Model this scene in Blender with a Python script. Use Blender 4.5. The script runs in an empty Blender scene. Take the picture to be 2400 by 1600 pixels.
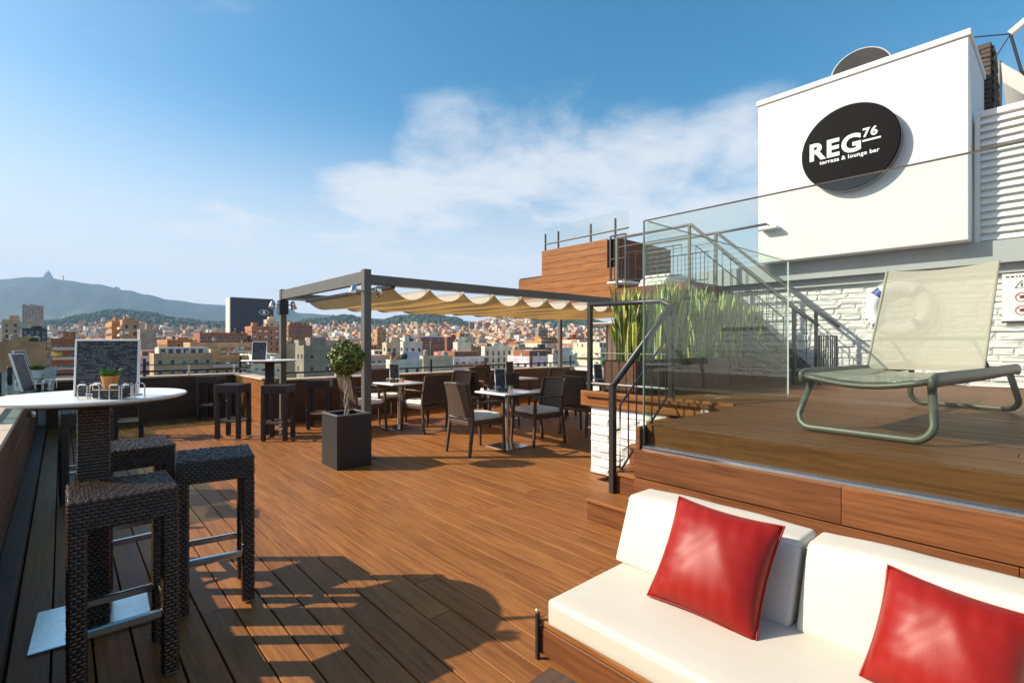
import bpy, bmesh, math, random
from mathutils import Vector, Matrix
R = math.radians
random.seed(7)
sc = bpy.context.scene
# ------------------------------------------------------------------ camera
F, CX, CY, H, A = 1175.0, 1200.0, 803.0, 1.38, R(41.92)
FW = Vector((math.sin(A), math.cos(A), 0)); RT = Vector((math.cos(A), -math.sin(A), 0)); UP = Vector((0, 0, 1))
cd = bpy.data.cameras.new('camera'); cam = bpy.data.objects.new('camera', cd); sc.collection.objects.link(cam)
cam.location = (0, 0, H); cam.rotation_euler = (R(90), 0, -A)
cd.sensor_width = 36; cd.lens = 36 * F / 2400; cd.shift_y = 3 / 2400; cd.clip_end = 30000; cd.clip_start = 0.05
sc.camera = cam
def at_d(x, y, d): return Vector((0, 0, H)) + FW * d + RT * ((x - CX) / F * d) + UP * ((CY - y) / F * d)
def at_z(x, y, z): return at_d(x, y, (H - z) * F / (y - CY))
def at_X(x, X): return X / (((x - CX) / F) * RT.x + FW.x)          # depth of a column on the plane X
# ------------------------------------------------------------------ sky and sun
SUN_AZ, SUN_EL = math.atan2(-.757, .653), R(34)
w = bpy.data.worlds.new('World'); sc.world = w; w.use_nodes = True
def world():
    t = w.node_tree; t.nodes.clear(); N = t.nodes.new; L = t.links.new
    out = N('ShaderNodeOutputWorld'); bg = N('ShaderNodeBackground'); bg.inputs[1].default_value = 0.082
    sky = N('ShaderNodeTexSky'); sky.sky_type = 'NISHITA'; sky.sun_disc = False
    sky.sun_elevation = SUN_EL; sky.sun_rotation = SUN_AZ; sky.altitude = 60; sky.air_density = 1.0; sky.dust_density = 1.6; sky.ozone_density = 1.6
    tc = N('ShaderNodeTexCoord'); sx = N('ShaderNodeSeparateXYZ'); L(tc.outputs['Generated'], sx.inputs[0])
    def math_(op, a, b=None, clamp=False):
        m = N('ShaderNodeMath'); m.operation = op; m.use_clamp = clamp
        for i, v in enumerate((a, b)):
            if v is None: continue
            if isinstance(v, (int, float)): m.inputs[i].default_value = v
            else: L(v, m.inputs[i])
        return m.outputs[0]
    # clouds lie on a flat layer: direction divided by its height
    zz = math_('ADD', math_('MAXIMUM', sx.outputs[2], 0.0), 0.12)
    cb = N('ShaderNodeCombineXYZ'); L(math_('DIVIDE', sx.outputs[0], zz), cb.inputs[0]); L(math_('DIVIDE', sx.outputs[1], zz), cb.inputs[1])
    def noise(scale, detail, rough, off, dist=0.0, sc3=(1, 1, 1), rot=0):
        mp = N('ShaderNodeMapping'); mp.inputs['Location'].default_value = off; mp.inputs['Scale'].default_value = sc3; mp.inputs['Rotation'].default_value = (0, 0, rot)
        n = N('ShaderNodeTexNoise'); n.inputs['Scale'].default_value = scale; n.inputs['Detail'].default_value = detail
        n.inputs['Roughness'].default_value = rough; n.inputs['Distortion'].default_value = dist
        L(cb.outputs[0], mp.inputs[0]); L(mp.outputs[0], n.inputs[0]); return n.outputs[0]
    n1 = noise(1.7, 12, .6, (3.1, 1.7, 0), .25)
    n2 = noise(.8, 7, .62, (8, 2.2, 0), .9, (1, 2.4, 1), R(35))
    def near(x, y, lo, hi):                 # a cloud bank that stands in one part of the sky
        v = (at_d(x, y, 1) - Vector((0, 0, H))).normalized()
        dp = N('ShaderNodeVectorMath'); dp.operation = 'DOT_PRODUCT'; dp.inputs[1].default_value = v
        nm = N('ShaderNodeVectorMath'); nm.operation = 'NORMALIZE'; L(tc.outputs['Generated'], nm.inputs[0]); L(nm.outputs[0], dp.inputs[0])
        mr = N('ShaderNodeMapRange'); mr.interpolation_type = 'SMOOTHSTEP'; L(dp.outputs['Value'], mr.inputs[0])
        mr.inputs[1].default_value = math.cos(R(lo)); mr.inputs[2].default_value = math.cos(R(hi)); return mr.outputs[0]
    bank = None
    for b_ in ((1060, 430, 11, 3), (1230, 490, 15, 5), (1480, 500, 15, 5), (1700, 440, 12, 3), (940, 630, 18, 5), (1300, 650, 18, 6), (500, 660, 14, 4)):
        q = near(*b_); bank = q if bank is None else math_('MAXIMUM', bank, q)
    c1 = N('ShaderNodeMapRange'); c1.interpolation_type = 'SMOOTHSTEP'
    L(math_('ADD', n1, math_('MULTIPLY', bank, .42)), c1.inputs[0]); c1.inputs[1].default_value = .6; c1.inputs[2].default_value = 1.04
    c2 = N('ShaderNodeMapRange'); c2.interpolation_type = 'SMOOTHSTEP'; L(n2, c2.inputs[0]); c2.inputs[1].default_value = .42; c2.inputs[2].default_value = .9
    lowm = N('ShaderNodeMapRange'); L(sx.outputs[2], lowm.inputs[0]); lowm.inputs[1].default_value = .42; lowm.inputs[2].default_value = .14; lowm.inputs[3].default_value = .06; lowm.inputs[4].default_value = 1
    hz = N('ShaderNodeMapRange'); hz.interpolation_type = 'SMOOTHSTEP'; L(sx.outputs[2], hz.inputs[0]); hz.inputs[1].default_value = .43; hz.inputs[2].default_value = .05; hz.inputs[3].default_value = 0; hz.inputs[4].default_value = .97
    cov = math_('MAXIMUM', math_('MULTIPLY', c1.outputs[0], .88), math_('MULTIPLY', math_('MULTIPLY', c2.outputs[0], lowm.outputs[0]), .8))
    cov = math_('MAXIMUM', cov, hz.outputs[0])
    mx = N('ShaderNodeMix'); mx.data_type = 'RGBA'; L(cov, mx.inputs[0]); 
    hs = N('ShaderNodeHueSaturation'); hs.inputs['Hue'].default_value = .483; hs.inputs['Saturation'].default_value = 1.42; hs.inputs['Value'].default_value = 1.5; L(sky.outputs[0], hs.inputs['Color'])
    L(hs.outputs[0], mx.inputs[6]); mx.inputs[7].default_value = (8.0, 8.0, 8.15, 1)
    L(mx.outputs[2], bg.inputs[0]); L(bg.outputs[0], out.inputs[0])
world()
sd = bpy.data.lights.new('sun', 'SUN'); sd.energy = 5.0; sd.angle = R(.5); sd.color = (1, .9, .745)
sun = bpy.data.objects.new('sun', sd); sc.collection.objects.link(sun)
sv = Vector((math.sin(SUN_AZ) * math.cos(SUN_EL), math.cos(SUN_AZ) * math.cos(SUN_EL), math.sin(SUN_EL)))
sun.rotation_euler = sv.to_track_quat('Z', 'Y').to_euler()
vs = sc.view_settings; vs.view_transform = 'Standard'; vs.look = 'None'; vs.exposure = 0.52; vs.gamma = 1
sc.cycles.use_denoising = True; sc.cycles.volume_bounces = 1; sc.cycles.transparent_max_bounces = 24; sc.cycles.max_bounces = 8
sc.cycles.caustics_reflective = False; sc.cycles.caustics_refractive = False

# ================================================================== helpers
COL = sc.collection
def tag(o, label=None, cat=None, group=None, kind=None):
    if label: o['label'] = label
    if cat: o['category'] = cat
    if group: o['group'] = group
    if kind: o['kind'] = kind
    return o
def thing(name, label, cat, loc=(0, 0, 0), rz=0, group=None):
    o = bpy.data.objects.new(name, None); COL.objects.link(o); o.location = loc; o.rotation_euler = (0, 0, rz); o.empty_display_size = .1
    return tag(o, label, cat, group)
def link(name, me, parent=None, loc=None, rot=None, scale=None):
    o = bpy.data.objects.new(name, me); COL.objects.link(o)
    if parent: o.parent = parent
    if loc is not None: o.location = loc
    if rot is not None: o.rotation_euler = rot
    if scale is not None: o.scale = scale
    return o
def copy_tree(o, parent=None):
    c = o.copy(); COL.objects.link(c); c.parent = parent
    for ch in o.children: copy_tree(ch, c)
    return c
def dup(root, loc, rz, label, group=None):
    c = copy_tree(root); c.location = loc; c.rotation_euler = (0, 0, rz); c['label'] = label
    if group: c['group'] = group
    return c

class MB:
    def __init__(s): s.v = []; s.f = []; s.m = []
    def add(s, vs_, fs, mi=0):
        b = len(s.v); s.v += [tuple(v) for v in vs_]; s.f += [tuple(b + i for i in f) for f in fs]; s.m += [mi] * len(fs); return s
    def box(s, x0, x1, y0, y1, z0, z1, mi=0, M=None):
        vs_ = [Vector(p) for p in ((x0, y0, z0), (x1, y0, z0), (x1, y1, z0), (x0, y1, z0), (x0, y0, z1), (x1, y0, z1), (x1, y1, z1), (x0, y1, z1))]
        if M is not None: vs_ = [M @ v for v in vs_]
        return s.add(vs_, [(3, 2, 1, 0), (4, 5, 6, 7), (0, 1, 5, 4), (1, 2, 6, 5), (2, 3, 7, 6), (3, 0, 4, 7)], mi)
    def cbox(s, x0, x1, y0, y1, z0, z1, c=.004, mi=0, M=None):     # box with chamfered edges
        xs, ys, zs = (x0, x1), (y0, y1), (z0, z1); vs_ = []; ix = {}
        for i in (0, 1):
            for j in (0, 1):
                for k in (0, 1):
                    X, Y, Z = xs[i], ys[j], zs[k]; dx, dy, dz = (c if i == 0 else -c), (c if j == 0 else -c), (c if k == 0 else -c)
                    for a, p in enumerate(((X, Y + dy, Z + dz), (X + dx, Y, Z + dz), (X + dx, Y + dy, Z))):
                        ix[i, j, k, a] = len(vs_); vs_.append(Vector(p))
        fs = []
        for i in (0, 1): fs.append([ix[i, 0, 0, 0], ix[i, 1, 0, 0], ix[i, 1, 1, 0], ix[i, 0, 1, 0]])
        for j in (0, 1): fs.append([ix[0, j, 0, 1], ix[1, j, 0, 1], ix[1, j, 1, 1], ix[0, j, 1, 1]])
        for k in (0, 1): fs.append([ix[0, 0, k, 2], ix[1, 0, k, 2], ix[1, 1, k, 2], ix[0, 1, k, 2]])
        for i in (0, 1):
            for j in (0, 1):
                fs.append([ix[i, j, 0, 0], ix[i, j, 1, 0], ix[i, j, 1, 1], ix[i, j, 0, 1]])
                fs.append([ix[i, 0, j, 0], ix[i, 1, j, 0], ix[i, 1, j, 2], ix[i, 0, j, 2]])
                fs.append([ix[0, i, j, 1], ix[1, i, j, 1], ix[1, i, j, 2], ix[0, i, j, 2]])
                for k in (0, 1): fs.append([ix[i, j, k, 0], ix[i, j, k, 1], ix[i, j, k, 2]])
        cen = Vector(((x0 + x1) / 2, (y0 + y1) / 2, (z0 + z1) / 2))
        for f in fs:
            n = (vs_[f[1]] - vs_[f[0]]).cross(vs_[f[2]] - vs_[f[0]])
            if n.dot(sum((vs_[q] for q in f), Vector()) / len(f) - cen) < 0: f.reverse()
        if M is not None: vs_ = [M @ v for v in vs_]
        return s.add(vs_, fs, mi)
    def ring_tube(s, pts, r, n=8, closed=False, mi=0, cap=True, sq=None):
        P = [Vector(p) for p in pts]; rr = r if isinstance(r, (list, tuple)) else [r] * len(P); b = len(s.v); up = None
        for i, p in enumerate(P):
            a = P[i - 1] if (i > 0 or closed) else P[i]; c = P[(i + 1) % len(P)] if (i < len(P) - 1 or closed) else P[i]
            t = (c - a).normalized()
            if up is None: up = Vector((0, 0, 1)) if abs(t.z) < .9 else Vector((1, 0, 0))
            u = t.cross(up).normalized(); v = u.cross(t).normalized(); up = v
            for k in range(n):
                an = 2 * math.pi * (k + (.5 if sq else 0)) / n
                s.v.append(tuple(p + (u * math.cos(an) * (sq[0] if sq else 1) + v * math.sin(an) * (sq[1] if sq else 1)) * rr[i]))
        m = len(P)
        for i in range(m if closed else m - 1):
            for k in range(n):
                i2 = (i + 1) % m
                s.f.append((b + i * n + k, b + i2 * n + k, b + i2 * n + (k + 1) % n, b + i * n + (k + 1) % n)); s.m.append(mi)
        if cap and not closed:
            s.f.append(tuple(b + k for k in range(n))); s.m.append(mi); s.f.append(tuple(b + (m - 1) * n + n - 1 - k for k in range(n))); s.m.append(mi)
        return s
    def tube(s, p0, p1, r, n=8, mi=0): return s.ring_tube([p0, p1], r, n, mi=mi)
    def lathe(s, prof, n=32, c=(0, 0, 0), mi=0):
        b = len(s.v)
        for r, z in prof:
            for k in range(n):
                an = 2 * math.pi * k / n; s.v.append((c[0] + r * math.cos(an), c[1] + r * math.sin(an), c[2] + z))
        for i in range(len(prof) - 1):
            for k in range(n):
                s.f.append((b + i * n + k, b + i * n + (k + 1) % n, b + (i + 1) * n + (k + 1) % n, b + (i + 1) * n + k)); s.m.append(mi)
        s.f.append(tuple(b + n - 1 - k for k in range(n))); s.m.append(mi)
        s.f.append(tuple(b + (len(prof) - 1) * n + k for k in range(n))); s.m.append(mi)
        return s
    def weave(s, o, u, v, nu, nv, h=.0022, jit=.15):       # basket-woven face: raised strands, every other one shifted
        o, u, v = Vector(o), Vector(u), Vector(v); n = u.cross(v).normalized(); du, dv = u / nu, v / nv
        for j in range(nv):
            sh = .5 if j % 2 else 0
            for i in range(-1 if sh else 0, nu):
                a, c = max(0, i + sh), min(nu, i + sh + 1)
                p = o + du * a + dv * j; q = o + du * c + dv * j; hh = h * random.uniform(1 - jit, 1 + jit)
                e = du * .3 * min(1, c - a); g = dv * .33
                s.add([p, q, q + dv, p + dv, p + e + g + n * hh, q - e + g + n * hh, q - e + dv - g + n * hh, p + e + dv - g + n * hh],
                      [(4, 5, 6, 7), (0, 1, 5, 4), (1, 2, 6, 5), (2, 3, 7, 6), (3, 0, 4, 7)])
        return s
    def mesh(s, name, mats, smooth=False):
        me = bpy.data.meshes.new(name); me.from_pydata(s.v, [], s.f)
        for m in (mats if isinstance(mats, (list, tuple)) else [mats]): me.materials.append(m)
        if any(s.m): me.polygons.foreach_set('material_index', s.m)
        if smooth: me.polygons.foreach_set('use_smooth', [True] * len(s.f))
        me.validate(); me.update(); return me
    def build(s, name, mats, parent=None, loc=None, rot=None, smooth=False, bevel=0):
        o = link(name, s.mesh(name, mats, smooth), parent, loc, rot)
        if bevel:
            b = o.modifiers.new('bevel', 'BEVEL'); b.width = bevel; b.segments = 3; b.limit_method = 'ANGLE'; b.angle_limit = R(40)
        return o
def smooth_by_angle(o, ang=40):
    me = o.data; me.polygons.foreach_set('use_smooth', [True] * len(me.polygons))
    bm = bmesh.new(); bm.from_mesh(me)
    for e in bm.edges:
        if len(e.link_faces) != 2 or e.calc_face_angle(0) > R(ang): e.smooth = False
    bm.to_mesh(me); bm.free(); return o

# ------------------------------------------------------------------ materials
def newmat(name):
    m = bpy.data.materials.new(name); m.use_nodes = True; t = m.node_tree
    return m, t, t.nodes['Principled BSDF'], t.nodes.new, t.links.new
def mixc(t, fac, a, b, mode='MIX'):
    mx = t.nodes.new('ShaderNodeMix'); mx.data_type = 'RGBA'; mx.blend_type = mode
    for i, v in ((0, fac), (6, a), (7, b)):
        if isinstance(v, (int, float)): mx.inputs[i].default_value = v
        elif isinstance(v, tuple): mx.inputs[i].default_value = v if len(v) == 4 else (*v, 1)
        else: t.links.new(v, mx.inputs[i])
    return mx.outputs[2]
def noise_(t, vec, scale, detail=4, rough=.55, dist=0):
    n = t.nodes.new('ShaderNodeTexNoise'); n.inputs['Scale'].default_value = scale; n.inputs['Detail'].default_value = detail
    n.inputs['Roughness'].default_value = rough; n.inputs['Distortion'].default_value = dist
    if vec is not None: t.links.new(vec, n.inputs['Vector'])
    return n.outputs['Fac']
def ramp(t, fac, stops):
    r = t.nodes.new('ShaderNodeValToRGB'); e = r.color_ramp.elements
    while len(e) < len(stops): e.new(.5)
    for q, (p, c) in zip(e, stops): q.position = p; q.color = c if len(c) == 4 else (*c, 1)
    t.links.new(fac, r.inputs[0]); return r.outputs[0]
def bump(t, bs, h, strength, dist=.01):
    b = t.nodes.new('ShaderNodeBump'); b.inputs['Strength'].default_value = strength; b.inputs['Distance'].default_value = dist
    t.links.new(h, b.inputs['Height']); t.links.new(b.outputs[0], bs.inputs['Normal'])
def simple(name, col, rough=.5, metal=0, var=.12, nscale=6, bumpst=0, bscale=80, spec=.5, coat=0):
    m, t, bs, N, L = newmat(name); tc = N('ShaderNodeTexCoord')
    f = noise_(t, tc.outputs['Object'], nscale, 5)
    L(mixc(t, f, tuple(c * (1 - var) for c in col), tuple(min(1, c * (1 + var)) for c in col)), bs.inputs['Base Color'])
    bs.inputs['Roughness'].default_value = rough; bs.inputs['Metallic'].default_value = metal; bs.inputs['Specular IOR Level'].default_value = spec
    if coat: bs.inputs['Coat Weight'].default_value = coat
    if bumpst: bump(t, bs, noise_(t, tc.outputs['Object'], bscale, 4), bumpst)
    return m
def wood(name, c1, c2, axis='Y', rough=.5, rnd=.45, spec=.22):
    m, t, bs, N, L = newmat(name); tc = N('ShaderNodeTexCoord'); oi = N('ShaderNodeObjectInfo'); mp = N('ShaderNodeMapping'); ad = N('ShaderNodeVectorMath'); ad.operation = 'MULTIPLY_ADD'
    cb = N('ShaderNodeCombineXYZ')
    for i in range(3): L(oi.outputs['Random'], cb.inputs[i])
    L(cb.outputs[0], ad.inputs[0]); ad.inputs[1].default_value = (37, 91, 53); L(tc.outputs['Object'], ad.inputs[2])
    mp.inputs['Scale'].default_value = {'X': (2.2, 42, 42), 'Y': (42, 2.2, 42), 'Z': (42, 42, 2.2)}[axis]; L(ad.outputs[0], mp.inputs[0])
    g = noise_(t, mp.outputs[0], 1.0, 8, .62, .7)
    mp2 = N('ShaderNodeMapping'); mp2.inputs['Scale'].default_value = {'X': (1, 9, 9), 'Y': (9, 1, 9), 'Z': (9, 9, 1)}[axis]; L(ad.outputs[0], mp2.inputs[0])
    g2 = noise_(t, mp2.outputs[0], 1.0, 3)
    c = ramp(t, g, [(.37, c1), (.62, c2)])
    c = mixc(t, .45, c, mixc(t, g2, tuple(q * .55 for q in c1), tuple(min(1, q * 1.25) for q in c2)))
    mr = N('ShaderNodeMapRange'); L(oi.outputs['Random'], mr.inputs[0]); mr.inputs[3].default_value = 1 - rnd * .55; mr.inputs[4].default_value = 1 + rnd * .45
    hs = N('ShaderNodeHueSaturation'); L(c, hs.inputs['Color']); L(mr.outputs[0], hs.inputs['Value'])
    st = noise_(t, tc.outputs['Object'], 1.7, 5, .6)
    c = mixc(t, ramp(t, st, [(.45, (0, 0, 0)), (.75, (.35, .35, .35))]), hs.outputs[0], tuple(q * .8 + .008 for q in c2))
    L(c, bs.inputs['Base Color'])
    rr = N('ShaderNodeMapRange'); L(g, rr.inputs[0]); rr.inputs[3].default_value = rough - .1; rr.inputs[4].default_value = rough + .14; L(rr.outputs[0], bs.inputs['Roughness'])
    bs.inputs['Specular IOR Level'].default_value = spec
    bump(t, bs, g, .35, .003); return m
def glass(name, tint, rough=0.0, ior=1.45):
    m = bpy.data.materials.new(name); m.use_nodes = True; t = m.node_tree; t.nodes.clear(); N = t.nodes.new; L = t.links.new
    o = N('ShaderNodeOutputMaterial'); mx = N('ShaderNodeMixShader'); tr = N('ShaderNodeBsdfTransparent'); gl = N('ShaderNodeBsdfGlossy'); lw = N('ShaderNodeLayerWeight'); lw.inputs[0].default_value = .5
    pw = N('ShaderNodeMath'); pw.operation = 'POWER'; pw.inputs[1].default_value = 5; L(lw.outputs['Facing'], pw.inputs[0]); f0 = ((ior - 1) / (ior + 1)) ** 2
    fr = N('ShaderNodeMath'); fr.operation = 'MULTIPLY_ADD'; fr.inputs[1].default_value = (1 - f0) * .42; fr.inputs[2].default_value = f0; L(pw.outputs[0], fr.inputs[0])
    tr.inputs[0].default_value = (*tint, 1); gl.inputs['Roughness'].default_value = rough
    L(fr.outputs[0], mx.inputs[0]); L(tr.outputs[0], mx.inputs[1]); L(gl.outputs[0], mx.inputs[2]); L(mx.outputs[0], o.inputs[0]); return m
def fabric(name, col, tcol, tr=.4, hole=0.0, rough=.9, stripes=0):
    m = bpy.data.materials.new(name); m.use_nodes = True; t = m.node_tree; t.nodes.clear(); N = t.nodes.new; L = t.links.new
    o = N('ShaderNodeOutputMaterial'); a = N('ShaderNodeBsdfDiffuse'); b = N('ShaderNodeBsdfTranslucent'); mx = N('ShaderNodeMixShader')
    tc = N('ShaderNodeTexCoord'); f = noise_(t, tc.outputs['Object'], 3, 5)
    L(mixc(t, f, tuple(c * .86 for c in col), col), a.inputs[0]); L(mixc(t, f, tuple(c * .86 for c in tcol), tcol), b.inputs[0])
    mx.inputs[0].default_value = tr; L(a.outputs[0], mx.inputs[1]); L(b.outputs[0], mx.inputs[2]); last = mx
    if hole:
        tp = N('ShaderNodeBsdfTransparent'); m2 = N('ShaderNodeMixShader'); m2.inputs[0].default_value = hole; L(mx.outputs[0], m2.inputs[1]); L(tp.outputs[0], m2.inputs[2]); last = m2
    L(last.outputs[0], o.inputs[0]); return m
M = {}
M['deck'] = wood('deck_wood', (.142, .045, .0115), (.395, .157, .041), 'Y', .46, .2)
M['deckX'] = wood('deck_wood_cross', (.142, .045, .0115), (.395, .157, .041), 'X', .46, .3)
M['platdeck'] = wood('platform_deck_wood', (.085, .03, .01), (.235, .1, .033), 'Y', .46, .3)
M['clad'] = wood('cladding_wood', (.085, .027, .009), (.25, .092, .03), 'Y', .55, .3)
M['cladX'] = wood('cladding_wood_cross', (.085, .027, .009), (.25, .092, .03), 'X', .55, .3)
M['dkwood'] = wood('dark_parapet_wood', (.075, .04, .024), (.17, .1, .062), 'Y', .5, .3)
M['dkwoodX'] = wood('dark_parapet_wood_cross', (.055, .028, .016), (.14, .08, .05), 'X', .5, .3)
M['under'] = simple('black_underlay', (.012, .01, .009), .9)
M['black'] = simple('black_metal', (.022, .022, .024), .38, .0, .25, 9, .08, 120)
M['greymetal'] = simple('bronze_grey_metal', (.115, .108, .088), .45, .1, .2, 5, .08, 90)
M['planter'] = simple('dark_planter_metal', (.03, .029, .026), .5, .2, .3, 4, .1, 60)
M['steel'] = simple('brushed_steel', (.74, .73, .7), .2, 1, .15, 20, .05, 150)
M['chrome'] = simple('chrome', (.75, .75, .75), .1, 1, .05)
M['white'] = simple('white_table_top', (.83, .83, .82), .3, 0, .03, 4)
M['plaster'] = simple('white_plaster', (.76, .75, .72), .85, 0, .05, 1.3, .25, 45)
M['greyplaster'] = simple('grey_plaster', (.42, .43, .42), .9, 0, .12, 2, .2, 40)
M['stone'] = simple('white_painted_stone', (.78, .765, .72), .85, 0, .07, 9, .5, 28)
M['stonejoint'] = simple('white_painted_joint', (.72, .7, .66), .95, 0, .12, 12, .5, 40)
M['coping'] = simple('beige_coping_stone', (.55, .43, .33), .8, 0, .14, 5, .2, 60)
M['rattan'] = simple('dark_rattan', (.045, .026, .015), .2, 0, .6, 40, .05, 200, .42)
def cream_leather():
    m, t, bs, N, L = newmat('cream_leather'); tc = N('ShaderNodeTexCoord'); f = noise_(t, tc.outputs['Object'], 3, 6, .65)
    L(mixc(t, f, (.6, .54, .43), (.68, .63, .525)), bs.inputs['Base Color']); bs.inputs['Roughness'].default_value = .48; bs.inputs['Specular IOR Level'].default_value = .3
    mp = N('ShaderNodeMapping'); mp.inputs['Scale'].default_value = (7, 2.2, 7); mp.inputs['Rotation'].default_value = (0, 0, R(18)); L(tc.outputs['Object'], mp.inputs[0])
    a = noise_(t, mp.outputs[0], 1.2, 5, .55, 1.6); b = noise_(t, tc.outputs['Object'], 160, 3)
    ad = N('ShaderNodeMath'); ad.operation = 'MULTIPLY_ADD'; L(b, ad.inputs[0]); ad.inputs[1].default_value = .05; L(a, ad.inputs[2]); bump(t, bs, ad.outputs[0], .07, .025); return m
M['cushion'] = cream_leather()
M['seatwhite'] = simple('white_seat_cushion', (.8, .76, .69), .7, 0, .05, 5, .1, 60)
M['olive'] = simple('olive_frame', (.115, .112, .078), .42, .1, .12, 8)
M['soil'] = simple('soil', (.03, .02, .014), .95, 0, .4, 30, .6, 60)
M['bark'] = simple('pale_bark', (.36, .27, .19), .85, 0, .3, 25, .5, 60)
M['leaf'] = simple('boxwood_leaf', (.2, .235, .032), .38, 0, .6, 14)
M['leafdk'] = simple('boxwood_leaf_dark', (.035, .055, .015), .45, 0, .4, 14)
M['blue'] = simple('blue_band', (.02, .06, .25), .5)
M['sign_black'] = simple('sign_black', (.006, .006, .007), .5, 0, .3, 2, 0, 80, .08)
M['sign_side'] = simple('sign_side_grey', (.16, .16, .15), .5)
M['sign_white'] = simple('sign_white_letter', (.85, .85, .83), .6, 0, .02)
M['paper'] = simple('white_panel', (.82, .81, .77), .6, 0, .04)
M['red_print'] = simple('red_print', (.6, .03, .03), .6)
M['pot'] = simple('orange_pot', (.62, .26, .05), .6, 0, .35, 35, .3, 60)
M['potwhite'] = simple('white_pot', (.75, .74, .7), .5)
M['herb'] = simple('herb_leaf', (.07, .2, .03), .5, 0, .5, 20)
M['brass'] = simple('brass', (.55, .38, .14), .3, 1)
M['dish'] = simple('dark_dish', (.035, .033, .03), .8, 0, .45, 5, .2, 30)
M['brick'] = simple('dark_brick', (.1, .075, .055), .9, 0, .5, 9, .5, 30)
M['mortar'] = simple('dark_mortar', (.07, .055, .04), .95)
M['glass'] = glass('guard_glass', (.9, .94, .92))
M['glass_top'] = simple('glass_top_edge', (.075, .06, .04), .2, 0, .1)
M['glass_edge'] = simple('glass_edge', (.16, .27, .22), .15, 0, .05)
M['shelf_glass'] = glass('shelf_glass', (.52, .68, .68), .02, 1.7)
M['clear'] = glass('clear_glass', (.93, .95, .94))
M['canopy'] = fabric('awning_cloth', (.8, .73, .6), (.82, .45, .13), .45)
M['sling'] = fabric('beige_sling', (.6, .55, .43), (.58, .5, .36), .28, .13)
M['slingseat'] = fabric('beige_seat_sling', (.5, .46, .34), (.45, .4, .28), .2, .1)
M['sail'] = fabric('white_sail', (.8, .77, .7), (.5, .4, .25), .2)
M['lamp_glass'] = simple('lamp_lens', (.6, .6, .55), .1)
def red_leather():
    m, t, bs, N, L = newmat('red_leather'); tc = N('ShaderNodeTexCoord')
    f = noise_(t, tc.outputs['Object'], 4, 4)
    L(mixc(t, f, (.23, .008, .004), (.31, .011, .006)), bs.inputs['Base Color']); bs.inputs['Roughness'].default_value = .45; bs.inputs['Specular IOR Level'].default_value = .3
    v = N('ShaderNodeTexVoronoi'); v.inputs['Scale'].default_value = 170; L(tc.outputs['Object'], v.inputs[0])
    ad = N('ShaderNodeMath'); ad.operation = 'MULTIPLY_ADD'; L(v.outputs['Distance'], ad.inputs[0]); ad.inputs[1].default_value = .12; L(noise_(t, tc.outputs['Object'], 9, 5, .6), ad.inputs[2])
    bump(t, bs, ad.outputs[0], .12, .006); return m
M['red'] = red_leather()
def variegated():
    m, t, bs, N, L = newmat('variegated_leaf'); at = N('ShaderNodeAttribute'); at.attribute_name = 'across'; tc = N('ShaderNodeTexCoord')
    mp = N('ShaderNodeMapping'); mp.inputs['Scale'].default_value = (6, 6, 40); L(tc.outputs['Object'], mp.inputs[0])
    n = noise_(t, mp.outputs[0], 1, 4, .6, 1)
    inner = mixc(t, ramp(t, n, [(.4, (0, 0, 0)), (.6, (1, 1, 1))]), (.07, .16, .03), (.2, .31, .07))
    L(mixc(t, ramp(t, at.outputs['Fac'], [(.58, (0, 0, 0)), (.66, (1, 1, 1))]), inner, (.7, .65, .18)), bs.inputs['Base Color'])
    bs.inputs['Roughness'].default_value = .4; return m
M['sans'] = variegated()
def menu_print():
    m, t, bs, N, L = newmat('menu_print'); tc = N('ShaderNodeTexCoord'); sp = N('ShaderNodeSeparateXYZ'); L(tc.outputs['Object'], sp.inputs[0])
    def mt(op, a, b=None):
        q = N('ShaderNodeMath'); q.operation = op
        for i, v in enumerate((a, b)):
            if v is None: continue
            if isinstance(v, (int, float)): q.inputs[i].default_value = v
            else: L(v, q.inputs[i])
        return q.outputs[0]
    row = mt('FRACT', mt('MULTIPLY', sp.outputs[2], 110)); line = mt('MULTIPLY', mt('GREATER_THAN', row, .35), mt('LESS_THAN', row, .8))
    cb = N('ShaderNodeCombineXYZ'); L(mt('MULTIPLY', sp.outputs[0], 260), cb.inputs[0]); L(mt('FLOOR', mt('MULTIPLY', sp.outputs[2], 110)), cb.inputs[2])
    wn = N('ShaderNodeTexNoise'); wn.inputs['Scale'].default_value = 1.1; wn.inputs['Detail'].default_value = 1; L(cb.outputs[0], wn.inputs[0])
    cb2 = N('ShaderNodeCombineXYZ'); L(mt('MULTIPLY', sp.outputs[0], 26), cb2.inputs[0]); L(mt('FLOOR', mt('MULTIPLY', sp.outputs[2], 110)), cb2.inputs[2])
    wn2 = N('ShaderNodeTexNoise'); wn2.inputs['Scale'].default_value = .7; wn2.inputs['Detail'].default_value = 1; L(cb2.outputs[0], wn2.inputs[0])
    k = mt('MULTIPLY', mt('MULTIPLY', line, mt('GREATER_THAN', wn.outputs[0], .5)), mt('GREATER_THAN', wn2.outputs[0], .47))
    L(mixc(t, mt('MULTIPLY', k, .3), (.012, .013, .016), (.6, .6, .6)), bs.inputs['Base Color']); bs.inputs['Roughness'].default_value = .5; return m
M['menu'] = menu_print()
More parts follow.
